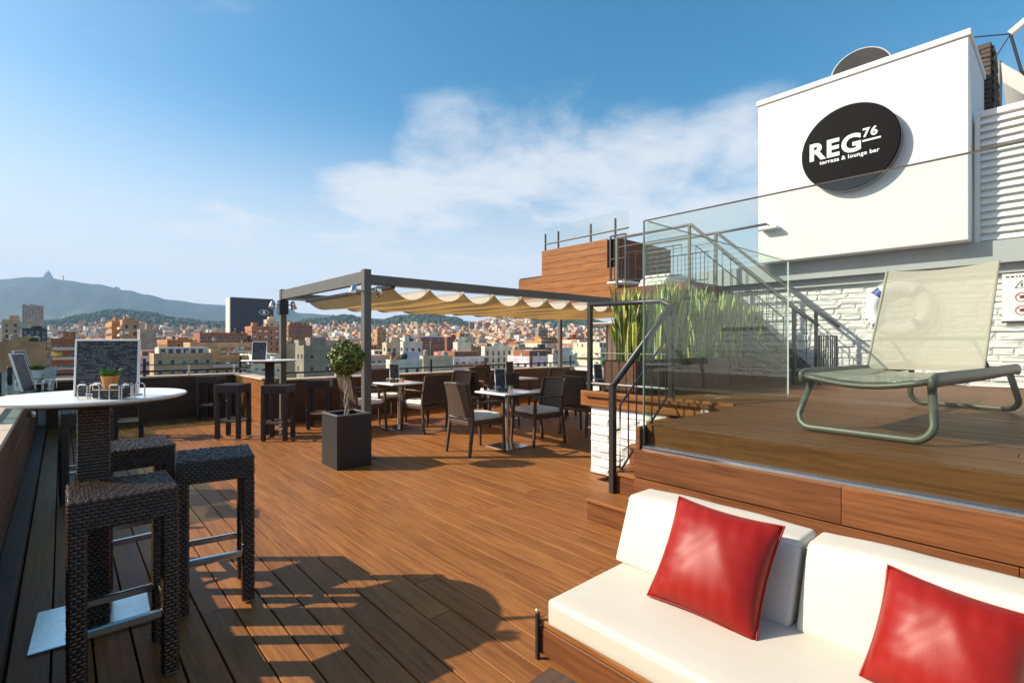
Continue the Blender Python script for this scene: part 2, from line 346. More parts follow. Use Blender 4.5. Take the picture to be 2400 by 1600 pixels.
def city_wall():
    m, t, bs, N, L = newmat('city_wall'); oi = N('ShaderNodeObjectInfo'); tc = N('ShaderNodeTexCoord')
    f = noise_(t, tc.outputs['Object'], .25, 6, .65)
    L(mixc(t, ramp(t, f, [(.35, (.62, .62, .62)), (.65, (1.05, 1.05, 1.05))]), (0, 0, 0), oi.outputs['Color']), bs.inputs['Base Color'])
    mx = mixc(t, 1.0, oi.outputs['Color'], ramp(t, f, [(.35, (.66, .64, .6)), (.65, (1.08, 1.06, 1.02))]), 'MULTIPLY'); L(mx, bs.inputs['Base Color'])
    bs.inputs['Roughness'].default_value = .9; return m
M['citywall'] = city_wall()
def vcol(name, rough=.9):
    m, t, bs, N, L = newmat(name); at = N('ShaderNodeAttribute'); at.attribute_name = 'tint'; L(at.outputs['Color'], bs.inputs['Base Color']); bs.inputs['Roughness'].default_value = rough; return m
M['tint'] = vcol('far_house_wall')
M['winglass'] = simple('window_glass', (.03, .035, .04), .2, 0, .5, 1.5)
M['winframe'] = simple('window_frame', (.6, .57, .52), .7)
M['roofgrey'] = simple('flat_roof', (.36, .32, .28), .95, 0, .25, .4)
M['rooftile'] = simple('terracotta_roof', (.42, .16, .07), .9, 0, .25, .8, .4, 6)
M['awning_o'] = simple('orange_awning', (.62, .16, .04), .8)
M['awning_g'] = simple('green_awning', (.05, .3, .22), .8)
M['awning_y'] = simple('yellow_awning', (.6, .36, .05), .8)
M['navy'] = simple('navy_cladding', (.018, .022, .036), .35, 0, .2, .2)
M['slate'] = simple('blue_slate_roof', (.17, .22, .3), .6, 0, .2, 1)
def forest():
    m, t, bs, N, L = newmat('forest_slope'); tc = N('ShaderNodeTexCoord')
    a = noise_(t, tc.outputs['Object'], .012, 8, .7); b = noise_(t, tc.outputs['Object'], .0022, 6, .6)
    c = mixc(t, ramp(t, a, [(.35, (0, 0, 0)), (.65, (1, 1, 1))]), (.014, .028, .018), (.055, .075, .036))
    L(mixc(t, ramp(t, b, [(.55, (0, 0, 0)), (.75, (.5, .5, .5))]), c, (.2, .16, .1)), bs.inputs['Base Color']); bs.inputs['Roughness'].default_value = .95
    bump(t, bs, a, 1, 12); return m
M['forest'] = forest()
M['tree'] = simple('tree_crown', (.05, .07, .028), .9, 0, .45, .05)
M['ground'] = simple('street_ground', (.13, .12, .11), .95, 0, .3, .02)

def struct(name, mb, mat, parent=None):
    o = mb.build(name, mat, parent)
    if not parent: o['kind'] = 'structure'
    return o
def plank(parent, x0, x1, y0, y1, z0, z1, mat, name='plank', c=.0014):
    cx, cy, cz = (x0 + x1) / 2, (y0 + y1) / 2, (z0 + z1) / 2
    m = MB().cbox(x0 - cx, x1 - cx, y0 - cy, y1 - cy, z0 - cz, z1 - cz, c)
    return m.build(name, mat, parent, (cx, cy, cz))

# ================================================================== the hotel roof: decks, platform, parapets
ZP = .85
hotel = struct('ground_slab', MB().box(-.62, 16, -7, 11.25, -.35, -.045), M['under'])
deck = struct('deck', MB().box(-.3, 10.4, -1.5, 11.0, -.044, -.03), M['under'])
PW = .14
i = 0; x = -.175
while x < 10.3:
    y0, y1 = -1.2, (10.88 if x < 2.45 else 8.95)
    if x > 3.9: y0 = 3.2
    elif x > 2.68: y0 = 1.4
    cuts = [y0]; y = y0 + random.uniform(1.2, 4.8)
    while y < y1 - .8: cuts.append(y); y += random.choice((3.6, 4.2, 4.8))
    cuts.append(y1)
    for a, b in zip(cuts, cuts[1:]):
        plank(deck, x + .0042, x + PW - .0042, a + .0015, b - .0015, -.028, random.uniform(-.0012, .0008), M['deck'])
    x += PW; i += 1

# raised platform
plat = struct('platform', MB().box(2.87, 8.3, -3.2, 1.83, -.03, .815).box(4.24, 8.3, 1.83, 3.42, -.03, .815).box(2.76, 2.87, -3.2, 1.86, -.03, .675), M['under'])
x = 2.862
while x < 8.2:
    y1 = 1.845 if x < 4.1 else 3.46
    cuts = [-3.0]; y = -3.0 + random.uniform(.8, 2.6)
    while y < y1 - .6: cuts.append(y); y += random.choice((2.2, 2.8, 3.2))
    cuts.append(y1)
    for a, b in zip(cuts, cuts[1:]): plank(plat, x + .0035, x + PW - .0035, a + .0015, b - .0015, .817, ZP + random.uniform(-.001, .001), M['platdeck'])
    x += PW
for k, (z0, z1) in enumerate(((0.0, .158), (.164, .338), (.344, .518), (.524, .698))):     # cladding boards of the front face
    cuts = [1.872] + ([.72, -1.3] if k % 2 else [.13, -1.9]) + [-3.2]
    for a, b in zip(cuts, cuts[1:]): plank(plat, 2.728, 2.756, b + .001, a - .001, z0 + .001, z1, M['clad'], 'cladding_board')
for a, b in ((1.84, -.4), (-.4, -3.2)):
    plank(plat, 2.834, 2.858, b + .001, a - .001, .70, ZP - .003, M['platdeck'], 'cladding_board')
    plank(plat, 2.758, 2.832, b + .001, a - .001, .676, .699, M['deck'], 'ledge_board')
plank(plat, 2.758, 4.19, 1.846, 1.872, 0.0, .84, M['cladX'], 'cladding_board')
plank(plat, 4.165, 4.2, 1.876, 3.53, .715, .87, M['deck'], 'fascia_board')
for k in range(4):                                                                  # the stair in the notch
    xa = 3.05 + .28 * k; z = .17 * (k + 1)
    st = MB().box(xa + .02, 4.2, 1.874, 2.5, z - .17, z - .028).build('step', M['under'], plat)
    plank(st, xa, xa + .02, 1.874, 2.52, z - .168, z - .03, M['clad'], 'riser')
    plank(st, xa - .015, xa + (.29 if k < 3 else .33), 1.874, 2.53, z - .028, z, M['deck'], 'tread', .005)
sp = MB().lathe([(.0, -.004), (.036, -.004), (.04, .006), (.03, .012), (0, .012)], 20).build('step_light', M['lamp_glass'], plat, (4.163, 2.12, .79), (0, R(-90), 0))

# split-face white stone walls
stone_meshes = []
for k in range(14):
    rs = random.Random(k); mb = MB()
    b = [(0, -.5, -.5), (0, .5, -.5), (0, .5, .5), (0, -.5, .5)]
    g = []
    for zz in (-.38, .05, .4):
        for yy in (-.42, -.12, .18, .43): g.append((-(1 - .55 * rs.random()), yy + rs.uniform(-.05, .05), zz + rs.uniform(-.04, .04)))
    e = [(-.25, -.49, -.48), (-.25, .49, -.48), (-.25, .49, .48), (-.25, -.49, .48)]
    vs_ = b + e + g; fs = [(0, 4, 5, 1), (1, 5, 6, 2), (2, 6, 7, 3), (3, 7, 4, 0)]
    G = lambda r, c: 8 + r * 4 + c
    for r in range(2):
        for c in range(3): fs.append((G(r, c), G(r + 1, c), G(r + 1, c + 1), G(r, c + 1)))
    fs += [(4, G(0, 0), G(0, 1), G(0, 2), G(0, 3), 5), (7, 6, G(2, 3), G(2, 2), G(2, 1), G(2, 0)), (4, 7, G(2, 0), G(1, 0), G(0, 0)), (5, G(0, 3), G(1, 3), G(2, 3), 6)]
    stone_meshes.append(mb.add(vs_, fs).mesh('stone', M['stone']))
def stone_wall(parent, X, y0, y1, z0, z1, rng, limit=300, hmin=.05, hmax=.095, wmin=.14, wmax=.42, skip=None):
    rest = []; n = 0; z = z0
    while z < z1 - .02:
        hgt = min(rng.uniform(hmin, hmax), z1 - z); y = y1
        while y > y0 + .02:
            wd = min(rng.uniform(wmin, wmax), y - y0)
            if n < limit:
                link('stone', rng.choice(stone_meshes), parent, (X, y - wd / 2, z + hgt / 2), None, (rng.uniform(.014, .04), wd - .004, hgt - .003))
            else: rest.append((y - wd / 2, z + hgt / 2, wd, hgt))
            n += 1; y -= wd
        z += hgt
    if rest:
        mb = MB()
        for y, z, wd, hg in rest: mb.cbox(X - .035, X + .01, y - wd / 2 + .004, y + wd / 2 - .004, z - hg / 2 + .004, z + hg / 2 - .004, .012)
        o = mb.build('stonework', M['stone'], parent); o['kind'] = 'stuff'
rng = random.Random(3)
sw = MB().box(4.222, 4.25, 2.5, 3.43, -.03, .78).build('retaining_wall', M['stonejoint']); tag(sw, 'low white split stone retaining wall beside the platform steps', 'wall')
stone_wall(sw, 4.222, 2.5, 3.43, 0, .714, rng, 90, .06, .13, .2, .5)

# parapets
def boards_x(parent, X, y0, y1, rows, mat, t=.022, sgn=1):
    for k, (a, b) in enumerate(rows):
        y = y0
        while y < y1 - .05:
            e = min(y1, y + (2.9 if k % 2 else 3.4)); e = y1 if y1 - e < .6 else e
            plank(parent, min(X, X + sgn * t), max(X, X + sgn * t), y + .001, e - .001, a, b, mat, 'board'); y = e
def boards_y(parent, Y, x0, x1, rows, mat, t=.022):
    for k, (a, b) in enumerate(rows):
        x = x0
        while x < x1 - .05:
            e = min(x1, x + (2.7 if k % 2 else 3.3)); e = x1 if x1 - e < .6 else e
            plank(parent, x + .001, e - .001, Y - t, Y, a, b, mat, 'board'); x = e
rows = [(.09, .30), (.306, .52), (.526, .748)]
pl_ = struct('parapet_left', MB().box(-.6, -.302, -1.6, 11.2, -.04, .75), M['greyplaster'])
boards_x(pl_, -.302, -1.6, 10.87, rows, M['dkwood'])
y = -1.5
while y < 10.8:
    e = min(10.85, y + 2.7); plank(pl_, -.279, -.182, y + .001, e - .001, -.03, .086, M['dkwood'], 'skirting_board'); y = e
y = -1.6
while y < 11.2:
    plank(pl_, -.64, -.262, y + .003, min(y + .72, 11.24) - .003, .752, .782, M['coping'], 'coping_stone', .006); y += .72
pf = struct('parapet_far', MB().box(-.3, 2.74, 10.9, 11.2, -.04, .75), M['greyplaster'])
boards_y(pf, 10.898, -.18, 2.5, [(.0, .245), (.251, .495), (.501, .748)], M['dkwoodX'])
pc = struct('parapet_return', MB().box(2.53, 2.74, 9.04, 10.898, -.04, .75), M['greyplaster'])
boards_x(pc, 2.528, 9.0, 10.87, [(.0, .245), (.251, .495), (.501, .748)], M['deck'], .022, -1)
pr = struct('parapet_back', MB().box(2.53, 10.6, 9.04, 9.3, -.04, .72), M['greyplaster'])
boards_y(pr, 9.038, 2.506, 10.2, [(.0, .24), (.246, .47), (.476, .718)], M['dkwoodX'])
x = -.2
while x < 2.7: plank(pf, x + .003, min(x + .72, 2.76) - .003, 10.85, 11.24, .752, .782, M['coping'], 'coping_stone', .006); x += .72
for a, b in ((9.02, 9.62), (9.62, 10.22), (10.22, 10.848)): plank(pc, 2.48, 2.78, a + .003, b - .003, .752, .782, M['coping'], 'coping_stone', .006)
x = 2.79
while x < 10.5: plank(pr, x + .003, min(x + .72, 10.6) - .003, 8.99, 9.34, .722, .75, M['coping'], 'coping_stone', .006); x += .72
ps = struct('parapet_right', MB().box(10.3, 10.6, 3.5, 9.03, -.04, .72), M['plaster'])

def rail(name, label, pts, z, zpost, base, step=1.3, group=None):
    r = thing(name, label, 'railing', (pts[0][0], pts[0][1], base), 0, group); o = Vector((pts[0][0], pts[0][1], base)); n = 0
    for a, b in zip(pts, pts[1:]):
        a3, b3 = Vector((*a, z)) - o, Vector((*b, z)) - o
        MB().tube(a3, b3, .017, 8).build('rail', M['black'], r); Ln = (b3 - a3).length; k = max(1, round(Ln / step))
        for q in range(k + (1 if b == pts[-1] else 0)):
            p = a3.lerp(b3, q / k)
            MB().cbox(p.x - .022, p.x + .022, p.y - .022, p.y + .022, -.005, zpost - base, .006).build('post', M['black'], r)
    return r
rail('parapet_railing', 'black post and bar railing along the stepped bar parapet', [(-.45, 5.4), (-.45, 11.04), (2.64, 11.04), (2.64, 9.2)], .865, 1.1, .778, 1.35)
rail('parapet_railing', 'black bar railing on the parapet behind the dining tables', [(2.9, 9.18), (10.4, 9.18)], .85, 1.03, .746, 1.55)
# glass bar shelf
sh = thing('glass_shelf', 'bluish glass bar shelf resting above the parapets', 'shelf', (-.45, 5.4, .782))
MB().box(-.12, .4, .02, 5.2, .200, .212).build('glass_panel', [M['shelf_glass']], sh)
MB().box(-.12, 3.02, 5.212, 5.72, .200, .212).build('glass_panel', M['shelf_glass'], sh)
for (px, py) in ((.02, .3), (.02, 1.6), (.02, 2.9), (.02, 4.2), (.02, 5.35), (1.1, 5.5), (2.2, 5.5), (2.95, 5.5)): MB().tube((px, py, -.01), (px, py, .2), .018).build('bracket', M['steel'], sh)
# ------------------------------------------------------------------ glass guard, stair rails
gg = thing('glass_guard', 'tall frameless glass guard above the sofa', 'glass guard', (2.79, 1.83, .70))
MB().box(-.006, .006, -2.35, 0, -.012, 1.46).build('glass_panel', M['glass'], gg)
MB().box(-.006, .006, -4.8, -2.37, -.012, 1.46).build('glass_panel', M['glass'], gg)
for a, b in ((-2.35, -.001), (-4.8, -2.37)):
    MB().box(-.0058, .0058, a, b, 1.4605, 1.4665).build('top_edge', M['glass_top'], gg)
MB().cbox(-.03, -.008, -4.8, 0, -.001, .02, .003).build('channel', M['steel'], gg); MB().cbox(.008, .03, -4.8, 0, -.001, .02, .003).build('channel', M['steel'], gg)
MB().box(-.008, .008, .003, .0075, -.011, 1.4645).build('end_edge', M['glass_edge'], gg)
ge = thing('glass_guard', 'shorter clear glass panel along the top of the steps', 'glass guard', (2.83, 1.83, ZP))
MB().box(0, 2.41, -.006, .006, .0, 1.315).build('glass_panel', M['glass'], ge)
MB().box(0.001, 2.409, -.0055, .0055, 1.3155, 1.319).build('top_edge', M['glass_edge'], ge); MB().box(2.411, 2.4155, -.0065, .0065, 0, 1.319).build('end_edge', M['paper'], ge)
def stair_rail():
    r = thing('stair_railing', 'black handrail with balusters beside the wooden platform steps', 'railing', (3.31, 2.47, .17))
    sl = (1.72 - 1.03) / .89
    top = [(0, 0, .86), (.89, 0, 1.55), (.89, .1, 1.6), (.89, .98, 1.617)]
    MB().ring_tube(top, .026, 10).build('handrail', M['black'], r, smooth=True)
    MB().cbox(-.024, .024, -.024, .024, 0, .86, .004).build('post', M['black'], r)
    MB().cbox(.866, .914, -.024, .024, .676, 1.56, .004).build('post', M['black'], r)
    MB().cbox(.866, .914, .936, .984, .696, 1.62, .004).build('post', M['black'], r)
    lo, hi = .08, .62; x0, x1 = .1, .8
    fr = MB().ring_tube([(x0, 0, lo + sl * x0), (x1, 0, lo + sl * x1), (x1, 0, hi + sl * x1), (x0, 0, hi + sl * x0)], .011, 6, True).build('frame', M['black'], r)
    for k in range(1, 6):
        xx = x0 + (x1 - x0) * k / 6; MB().tube((xx, 0, lo + sl * xx), (xx, 0, hi + sl * xx), .007, 6).build('baluster', M['black'], fr)
    for z in (.2, .5): MB().tube((0, 0, z), (.1, 0, z), .008, 6).build('bracket', M['black'], r)
    MB().tube((.89, .03, .78), (.89, .94, .78), .014, 8).build('lower_rail', M['greymetal'], r); MB().tube((.89, .03, 1.1), (.89, .94, 1.1), .006, 6).build('wire', M['greymetal'], r)
stair_rail()

# ------------------------------------------------------------------ the sign building and upper terrace
bw = struct('wall_back', MB().box(8.2, 8.5, -3.2, 3.9, -.03, 2.3), M['stonejoint'])
stone_wall(bw, 8.2, -1.4, 3.45, ZP, 2.16, random.Random(11), 300, .055, .1, .16, .46)
lint = struct('lintel_beam', MB().box(8.02, 8.5, -3.2, 4.2, 2.302, 2.56), M['greyplaster'])
struct('wall_coping', MB().box(8.12, 8.2, -3.2, 3.9, 2.19, 2.3), M['greyplaster'])
sb = thing('sign_block', 'white plastered rooftop block with the round black sign', 'building', (7.8, .78, 2.565))
b_ = MB().cbox(0, 1.9, 0, 2.36, 0, 2.36, .012).build('wall', M['plaster'], sb)
MB().cbox(-.02, 1.92, -.02, 2.38, 2.361, 2.44, .008).build('coping', M['plaster'], sb)
lv = thing('louvre_screen', 'white horizontal louvre screen next to the sign block', 'louvre', (8.06, .76, 2.565))
MB().cbox(0, .06, -.05, 0, 0, 1.54, .004).build('frame', M['paper'], lv); MB().cbox(0, .06, -3.6, -.051, 1.47, 1.54, .004).build('frame', M['paper'], lv); MB().cbox(.05, .07, -3.6, -.051, 0, 1.469, .002).build('backing', M['paper'], lv)
slat = None
for k in range(17):
    if slat is None:
        slat = MB().add([(.0, -3.6, 0), (.0, -.052, 0), (.048, -.052, .062), (.048, -3.6, .062), (.0, -3.6, -.012), (.0, -.052, -.012), (.048, -.052, .05), (.048, -3.6, .05)],
                        [(0, 1, 2, 3), (7, 6, 5, 4), (0, 4, 5, 1), (1, 5, 6, 2), (2, 6, 7, 3), (3, 7, 4, 0)]).mesh('slat', M['paper'])
    link('slat', slat, lv, (0, 0, .025 + k * .0855))
# round sign
def text_mesh(name, body, size, parent, loc, rot, mat, ext=.006, off=0.0, spacing=1.0, shear=0):
    cu = bpy.data.curves.new(name, 'FONT'); cu.body = body; cu.size = size; cu.extrude = ext; cu.offset = off; cu.space_character = spacing; cu.shear = shear; cu.align_x = 'LEFT'; cu.resolution_u = 4
    tmp = bpy.data.objects.new('tmp', cu); COL.objects.link(tmp); dg = bpy.context.evaluated_depsgraph_get()
    me = bpy.data.meshes.new_from_object(tmp.evaluated_get(dg)); bpy.data.objects.remove(tmp); bpy.data.curves.remove(cu); me.materials.clear(); me.materials.append(mat)
    return link(name, me, parent, loc, rot)
cS = at_d(1988, 345, 1); tS = 7.68 / (cS.x); dS = tS
pS = Vector((0, 0, H)) + (cS - Vector((0, 0, H))) * (7.68 / (cS.x))
sg = thing('round_sign', 'round black sign reading REG 76 terraza and lounge bar', 'sign', (7.799, pS.y, pS.z))
rad = .56
MB().lathe([(0, 0), (rad - .01, 0), (rad, .008), (rad, .105), (0, .105)], 64).build('drum', M['sign_side'], sg, (0, 0, 0), (0, R(-90), 0))
MB().lathe([(0, 0), (rad - .004, 0), (rad - .004, .014), (rad - .012, .02), (0, .02)], 64).build('face', M['sign_black'], sg, (-.1055, 0, 0), (0, R(-90), 0))
trot = (R(90), 0, R(-90))
text_mesh('lettering', 'REG', .315, sg, (-.128, .465, -.07), trot, M['sign_white'], .004, .011, 1.12)
text_mesh('lettering', '76', .155, sg, (-.128, -.16, .075), trot, M['sign_white'], .004, .004, 1.1)
MB().box(-.004, .004, -.355, -.16, .015, .037).build('underline', M['sign_white'], sg, (-.128, 0, 0))
text_mesh('tagline', 'terraza & lounge bar', .072, sg, (-.128, .33, -.15), trot, M['sign_white'], .003, .0016, 1.1)['kind'] = 'stuff'
# dish, chimney, aerial, sail behind the block
dh = thing('satellite_dish', 'dark grey satellite dish above the sign block', 'satellite dish', (8.5, 2.0, 5.0))
MB().lathe([(0, .0), (.2, .006), (.345, .02), (.36, .022), (.36, .034), (.345, .036), (.2, .02), (0, .012)], 48).build('reflector', M['dish'], dh, (0, 0, .22), (R(8), R(-83), 0), True)
MB().tube((.12, 0, .0), (.05, 0, .25), .02).build('mast', M['steel'], dh)
MB().ring_tube([(.362 * math.cos(R(a)), .362 * math.sin(R(a)), .028) for a in range(0, 360, 8)], .01, 6, True).build('rim', M['winframe'] if 'winframe' in M else M['steel'], dh, (0, 0, .22), (R(8), R(-83), 0), True)
ch = thing('chimney', 'dark brown brick chimney behind the louvre screen', 'chimney', (9.3, .71, 4.05))
MB().add([(.012, 0, -1.4), (2.2, 0, -1.4), (2.2, .35, -1.4), (.012, .35, -1.4), (.012, 0, 1.38), (.5, 0, 1.38), (.5, .35, 1.38), (.012, .35, 1.38)], [(3, 2, 1, 0), (4, 5, 6, 7), (0, 1, 5, 4), (1, 2, 6, 5), (2, 3, 7, 6), (3, 0, 4, 7)]).build('core', M['mortar'], ch)
bk = MB().cbox(-.5, .5, -.5, .5, -.5, .5, .06).mesh('brick', M['brick']); rb = random.Random(5)
for r_ in range(22):
    z = .03 + r_ * .062; off = .06 if r_ % 2 else 0
    for a, b in (((0, .17), (.17, .35)) if off else ((0, .11), (.11, .24), (.24, .35))): link('brick', bk, ch, (rb.uniform(0, .012), (a + b) / 2, z), (0, 0, 0), (.04, b - a - .01, .052))
    ln = .5 + 1.0 * (1.38 - z) / 1.4; q = off
    while q < ln - .12: link('brick', bk, ch, (.02 + q + .1, rb.uniform(-.012, 0), z), (0, 0, R(90)), (.04, .19, .052)); q += .2
def pX(x, y, X): return at_d(x, y, at_X(x, X))
ae = thing('roof_aerial', 'thin black aerial mast with a white tube above the louvre screen', 'aerial', (9.0, -.15, 4.05))
oa = Vector((9.0, -.15, 4.05)); nd = pX(2368, 80, 9.0) - oa
MB().tube(nd, pX(2394, 168, 9.0) - oa, .016, 6).build('mast', M['black'], ae); MB().tube(pX(2394, 168, 9.0) - oa, Vector((.1, .1, 0)), .016, 6).build('mast', M['black'], ae)
MB().tube(nd, pX(2425, 32, 9.0) - oa, .045, 10).build('tube', M['paper'], ae)
for q in ((2200, 95), (2330, 140)): MB().tube(nd, pX(*q, 9.0) - oa, .008, 6).build('stay', M['black'], ae)
sl = thing('shade_sail', 'white shade sail on poles behind the chimney', 'shade sail', (9.8, -.1, 4.05))
os_ = Vector((9.8, -.1, 4.05)); cA, cB = pX(2343, 145, 10.6) - os_, pX(2440, 200, 10.6) - os_; m_ = MB(); n = 8
for i_ in range(n + 1):
    for j in range(n + 1):
        u, v = i_ / n, j / n; p = cA.lerp(cB, v) + Vector((1.6 * u, 0, -.42 * u - .1 * math.sin(math.pi * v))); m_.v.append(tuple(p))
for i_ in range(n):
    for j in range(n): m_.f.append((i_ * (n + 1) + j, (i_ + 1) * (n + 1) + j, (i_ + 1) * (n + 1) + j + 1, i_ * (n + 1) + j + 1)); m_.m.append(0)
m_.add([cA, cB, cB + Vector((.02, 0, -.28)), cA + Vector((.02, 0, -.28))], [(0, 1, 2, 3)])
o = m_.build('cloth', M['sail'], sl); so = o.modifiers.new('solid', 'SOLIDIFY'); so.thickness = .02
for p in (cA, cB, cA + Vector((1.6, 0, -.42)), cB + Vector((1.6, 0, -.42))): MB().tube((p.x, p.y, -.05), tuple(p), .025).build('pole', M['greymetal'], sl)
roof = struct('roof_right', MB().box(8.51, 14, -4, 3.9, 2.0, 2.56).box(8.15, 14, -4, .75, 4.03, 4.05), M['greyplaster'])

# life ring
lr = thing('life_ring', 'white life ring with blue bands on the stone wall', 'life ring', (8.13, 1.5, 1.83))
m_ = MB(); Rr, rr_ = .285, .075; n1_, n2_ = 48, 14
for i_ in range(n1_):
    a = 2 * math.pi * i_ / n1_
    for j in range(n2_):
        b2 = 2 * math.pi * j / n2_; r_ = Rr + rr_ * math.cos(b2); m_.v.append((rr_ * .8 * math.sin(b2), r_ * math.cos(a), r_ * math.sin(a)))
for i_ in range(n1_):
    for j in range(n2_): m_.f.append((i_ * n2_ + j, ((i_ + 1) % n1_) * n2_ + j, ((i_ + 1) % n1_) * n2_ + (j + 1) % n2_, i_ * n2_ + (j + 1) % n2_)); m_.m.append(0)
m_.build('ring', M['sign_white'], lr, smooth=True)
for q in range(4):
    a0 = R(45 + 90 * q); mb = MB(); cs = []
    for s_ in range(7):
        a = a0 + R(-8 + 16 * s_ / 6); cs.append(a)
    for a in cs:
        for j in range(n2_):
            b2 = 2 * math.pi * j / n2_; r_ = Rr + (rr_ + .004) * math.cos(b2); mb.v.append(((rr_ * .8 + .004) * math.sin(b2), r_ * math.cos(a), r_ * math.sin(a)))
    for s_ in range(6):
        for j in range(n2_): mb.f.append((s_ * n2_ + j, (s_ + 1) * n2_ + j, (s_ + 1) * n2_ + (j + 1) % n2_, s_ * n2_ + (j + 1) % n2_)); mb.m.append(0)
    mb.build('band', M['blue'], lr, smooth=True)
MB().ring_tube([(-.03, (Rr + .1) * math.cos(R(a)), (Rr + .1) * math.sin(R(a)) - .02 * abs(math.sin(R(2 * a)))) for a in range(0, 360, 15)], .006, 6, True).build('rope', M['sign_white'], lr)
# notice boards
def notice(z, w_, h_, label, marks):
    t = thing('notice_board', label, 'sign', (8.148, .53, z)); MB().cbox(-.012, .0, -w_, 0, 0, h_, .002).build('panel', M['paper'], t)
    MB().cbox(-.014, .0, -w_ - .005, .005, -.02, -.001, .002).build('lower_edge', M['black'], t)
    if marks:
        cy = -.16
        MB().ring_tube([(-.014, cy + .055, .38), (-.014, cy - .055, .38), (-.014, cy, .46)], .005, 4, True).build('warning_triangle', M['black'], t); MB().tube((-.014, cy, .395), (-.014, cy, .43), .006, 5).build('mark', M['black'], t)
        for zc in (.27, .12):
            MB().ring_tube([(-.014, cy + .05 * math.cos(R(a)), zc + .05 * math.sin(R(a))) for a in range(0, 360, 20)], .005, 4, True).build('prohibition_ring', M['red_print'], t)
            MB().tube((-.014, cy + .035, zc + .035), (-.014, cy - .035, zc - .035), .004, 4).build('bar', M['red_print'], t)
            MB().box(-.0145, -.0125, cy - .02, cy + .015, zc - .015, zc + .02).build('pictogram', M['black'], t)
        rq = random.Random(2); y = -.03
        while y > -.5:
            w2 = rq.uniform(.012, .03); MB().box(-.0145, -.0125, y - w2, y, .5, .516).build('print', M['black'], t); y -= w2 + .012
    return t
notice(2.205, .75, .13, 'small blank white panel at the top of the stone wall', False)
notice(1.63, .75, .545, 'white notice board with warning triangle and red prohibition rings', True)

# upper terrace, its stair, and the wood clad box
ut = struct('terrace_upper', MB().box(6.92, 9.75, 3.74, 5.15, 2.1, 2.28), M['greyplaster'])
plank(ut, 6.89, 6.918, 3.73, 5.17, 2.08, 2.285, M['clad'], 'fascia_board')
plank(ut, 6.92, 8.0, 3.71, 3.738, 2.08, 2.285, M['cladX'], 'fascia_board')
gw = struct('wall_under_terrace', MB().box(7.1, 8.3, 3.95, 4.15, -.03, 2.098).box(7.1, 7.3, 4.15, 5.1, -.03, 2.098), M['greyplaster'])
fs_ = thing('metal_stair', 'grey metal stair climbing to the upper terrace', 'stair', (6.9, 2.34, ZP))
for k in range(7):
    y = .06 + k * .2; z = (k + 1) * 1.43 / 8
    MB().cbox(.02, .83, y, y + .24, z - .03, z, .003).build('tread', M['greymetal'], fs_)
for xx in (.0, .83):
    MB().add([(xx, 0, 0), (xx, .2, 0), (xx, 1.45, 1.28), (xx, 1.45, 1.45), (xx, 0, .14), (xx + .02, 0, 0), (xx + .02, .2, 0), (xx + .02, 1.45, 1.28), (xx + .02, 1.45, 1.45), (xx + .02, 0, .14)],
             [(0, 4, 3, 2, 1), (5, 6, 7, 8, 9), (0, 1, 6, 5), (1, 2, 7, 6), (2, 3, 8, 7), (3, 4, 9, 8), (4, 0, 5, 9)]).build('stringer', M['greymetal'], fs_)
    MB().ring_tube([(xx, -.28, .74), (xx, 0, .98), (xx, 1.4, 2.27), (xx, 1.5, 2.27), (xx, 2.75, 2.27)], .022, 8).build('handrail', M['greymetal'], fs_, smooth=True)
    MB().cbox(xx - .02, xx + .02, -.02, .02, 0, .985, .003).build('post', M['black'], fs_); MB().cbox(xx - .02, xx + .02, 1.4, 1.44, 1.2, 2.27, .003).build('post', M['greymetal'], fs_); MB().cbox(xx - .02, xx + .02, 2.7, 2.74, 1.43, 2.27, .003).build('post', M['greymetal'], fs_)
    fr = MB().ring_tube([(xx, .12, .25), (xx, 1.32, 1.35), (xx, 1.32, 1.95), (xx, .12, .85)], .009, 6, True).build('infill_frame', M['black'], fs_)
    for k in range(1, 9):
        y = .12 + 1.2 * k / 9; MB().tube((xx, y, .25 + 1.1 * k / 9), (xx, y, .85 + 1.1 * k / 9), .006, 6).build('baluster', M['black'], fr)
    fr = MB().ring_tube([(xx, 1.55, 1.55), (xx, 2.62, 1.55), (xx, 2.62, 2.0), (xx, 1.55, 2.0)], .009, 6, True).build('infill_frame', M['black'], fs_)
    for k in range(1, 8): MB().tube((xx, 1.55 + 1.07 * k / 8, 1.55), (xx, 1.55 + 1.07 * k / 8, 2.0), .006, 6).build('baluster', M['black'], fr)
    MB().tube((xx, 1.42, 2.12), (xx, 2.72, 2.12), .008, 6).build('wire', M['greymetal'], fs_)
fl_ = thing('flood_lamp', 'flat white flood lamp on a grey pipe arm beside the sign block', 'lamp', (7.74, 3.78, 2.28))
MB().ring_tube([(0, 0, 0), (0, 0, .8), (0, -.05, .84), (0, -.78, .85)], .02, 8).build('arm', M['greymetal'], fl_, smooth=True)
MB().cbox(-.07, .05, -.95, -.7, .76, .80, .006).build('lamp_head', M['paper'], fl_); MB().tube((0, -.78, .85), (0, -.86, .79), .012, 6).build('bracket', M['greymetal'], fl_)
# low gate of bars at the foot of the stair
gt = thing('stair_gate', 'low black barred gate beside the foot of the stair', 'gate', (7.0, 2.1, ZP))
MB().ring_tube([(.05, 0, .06), (.75, 0, .06), (.75, 0, .62), (.05, 0, .62)], .012, 6, True).build('frame', M['black'], gt)
for k in range(1, 8): MB().tube((.05 + .7 * k / 8, 0, .06), (.05 + .7 * k / 8, 0, .62), .008, 6).build('bar', M['black'], gt)
for xx in (.05, .75): MB().tube((xx, 0, 0), (xx, 0, .62), .014).build('leg', M['black'], gt)
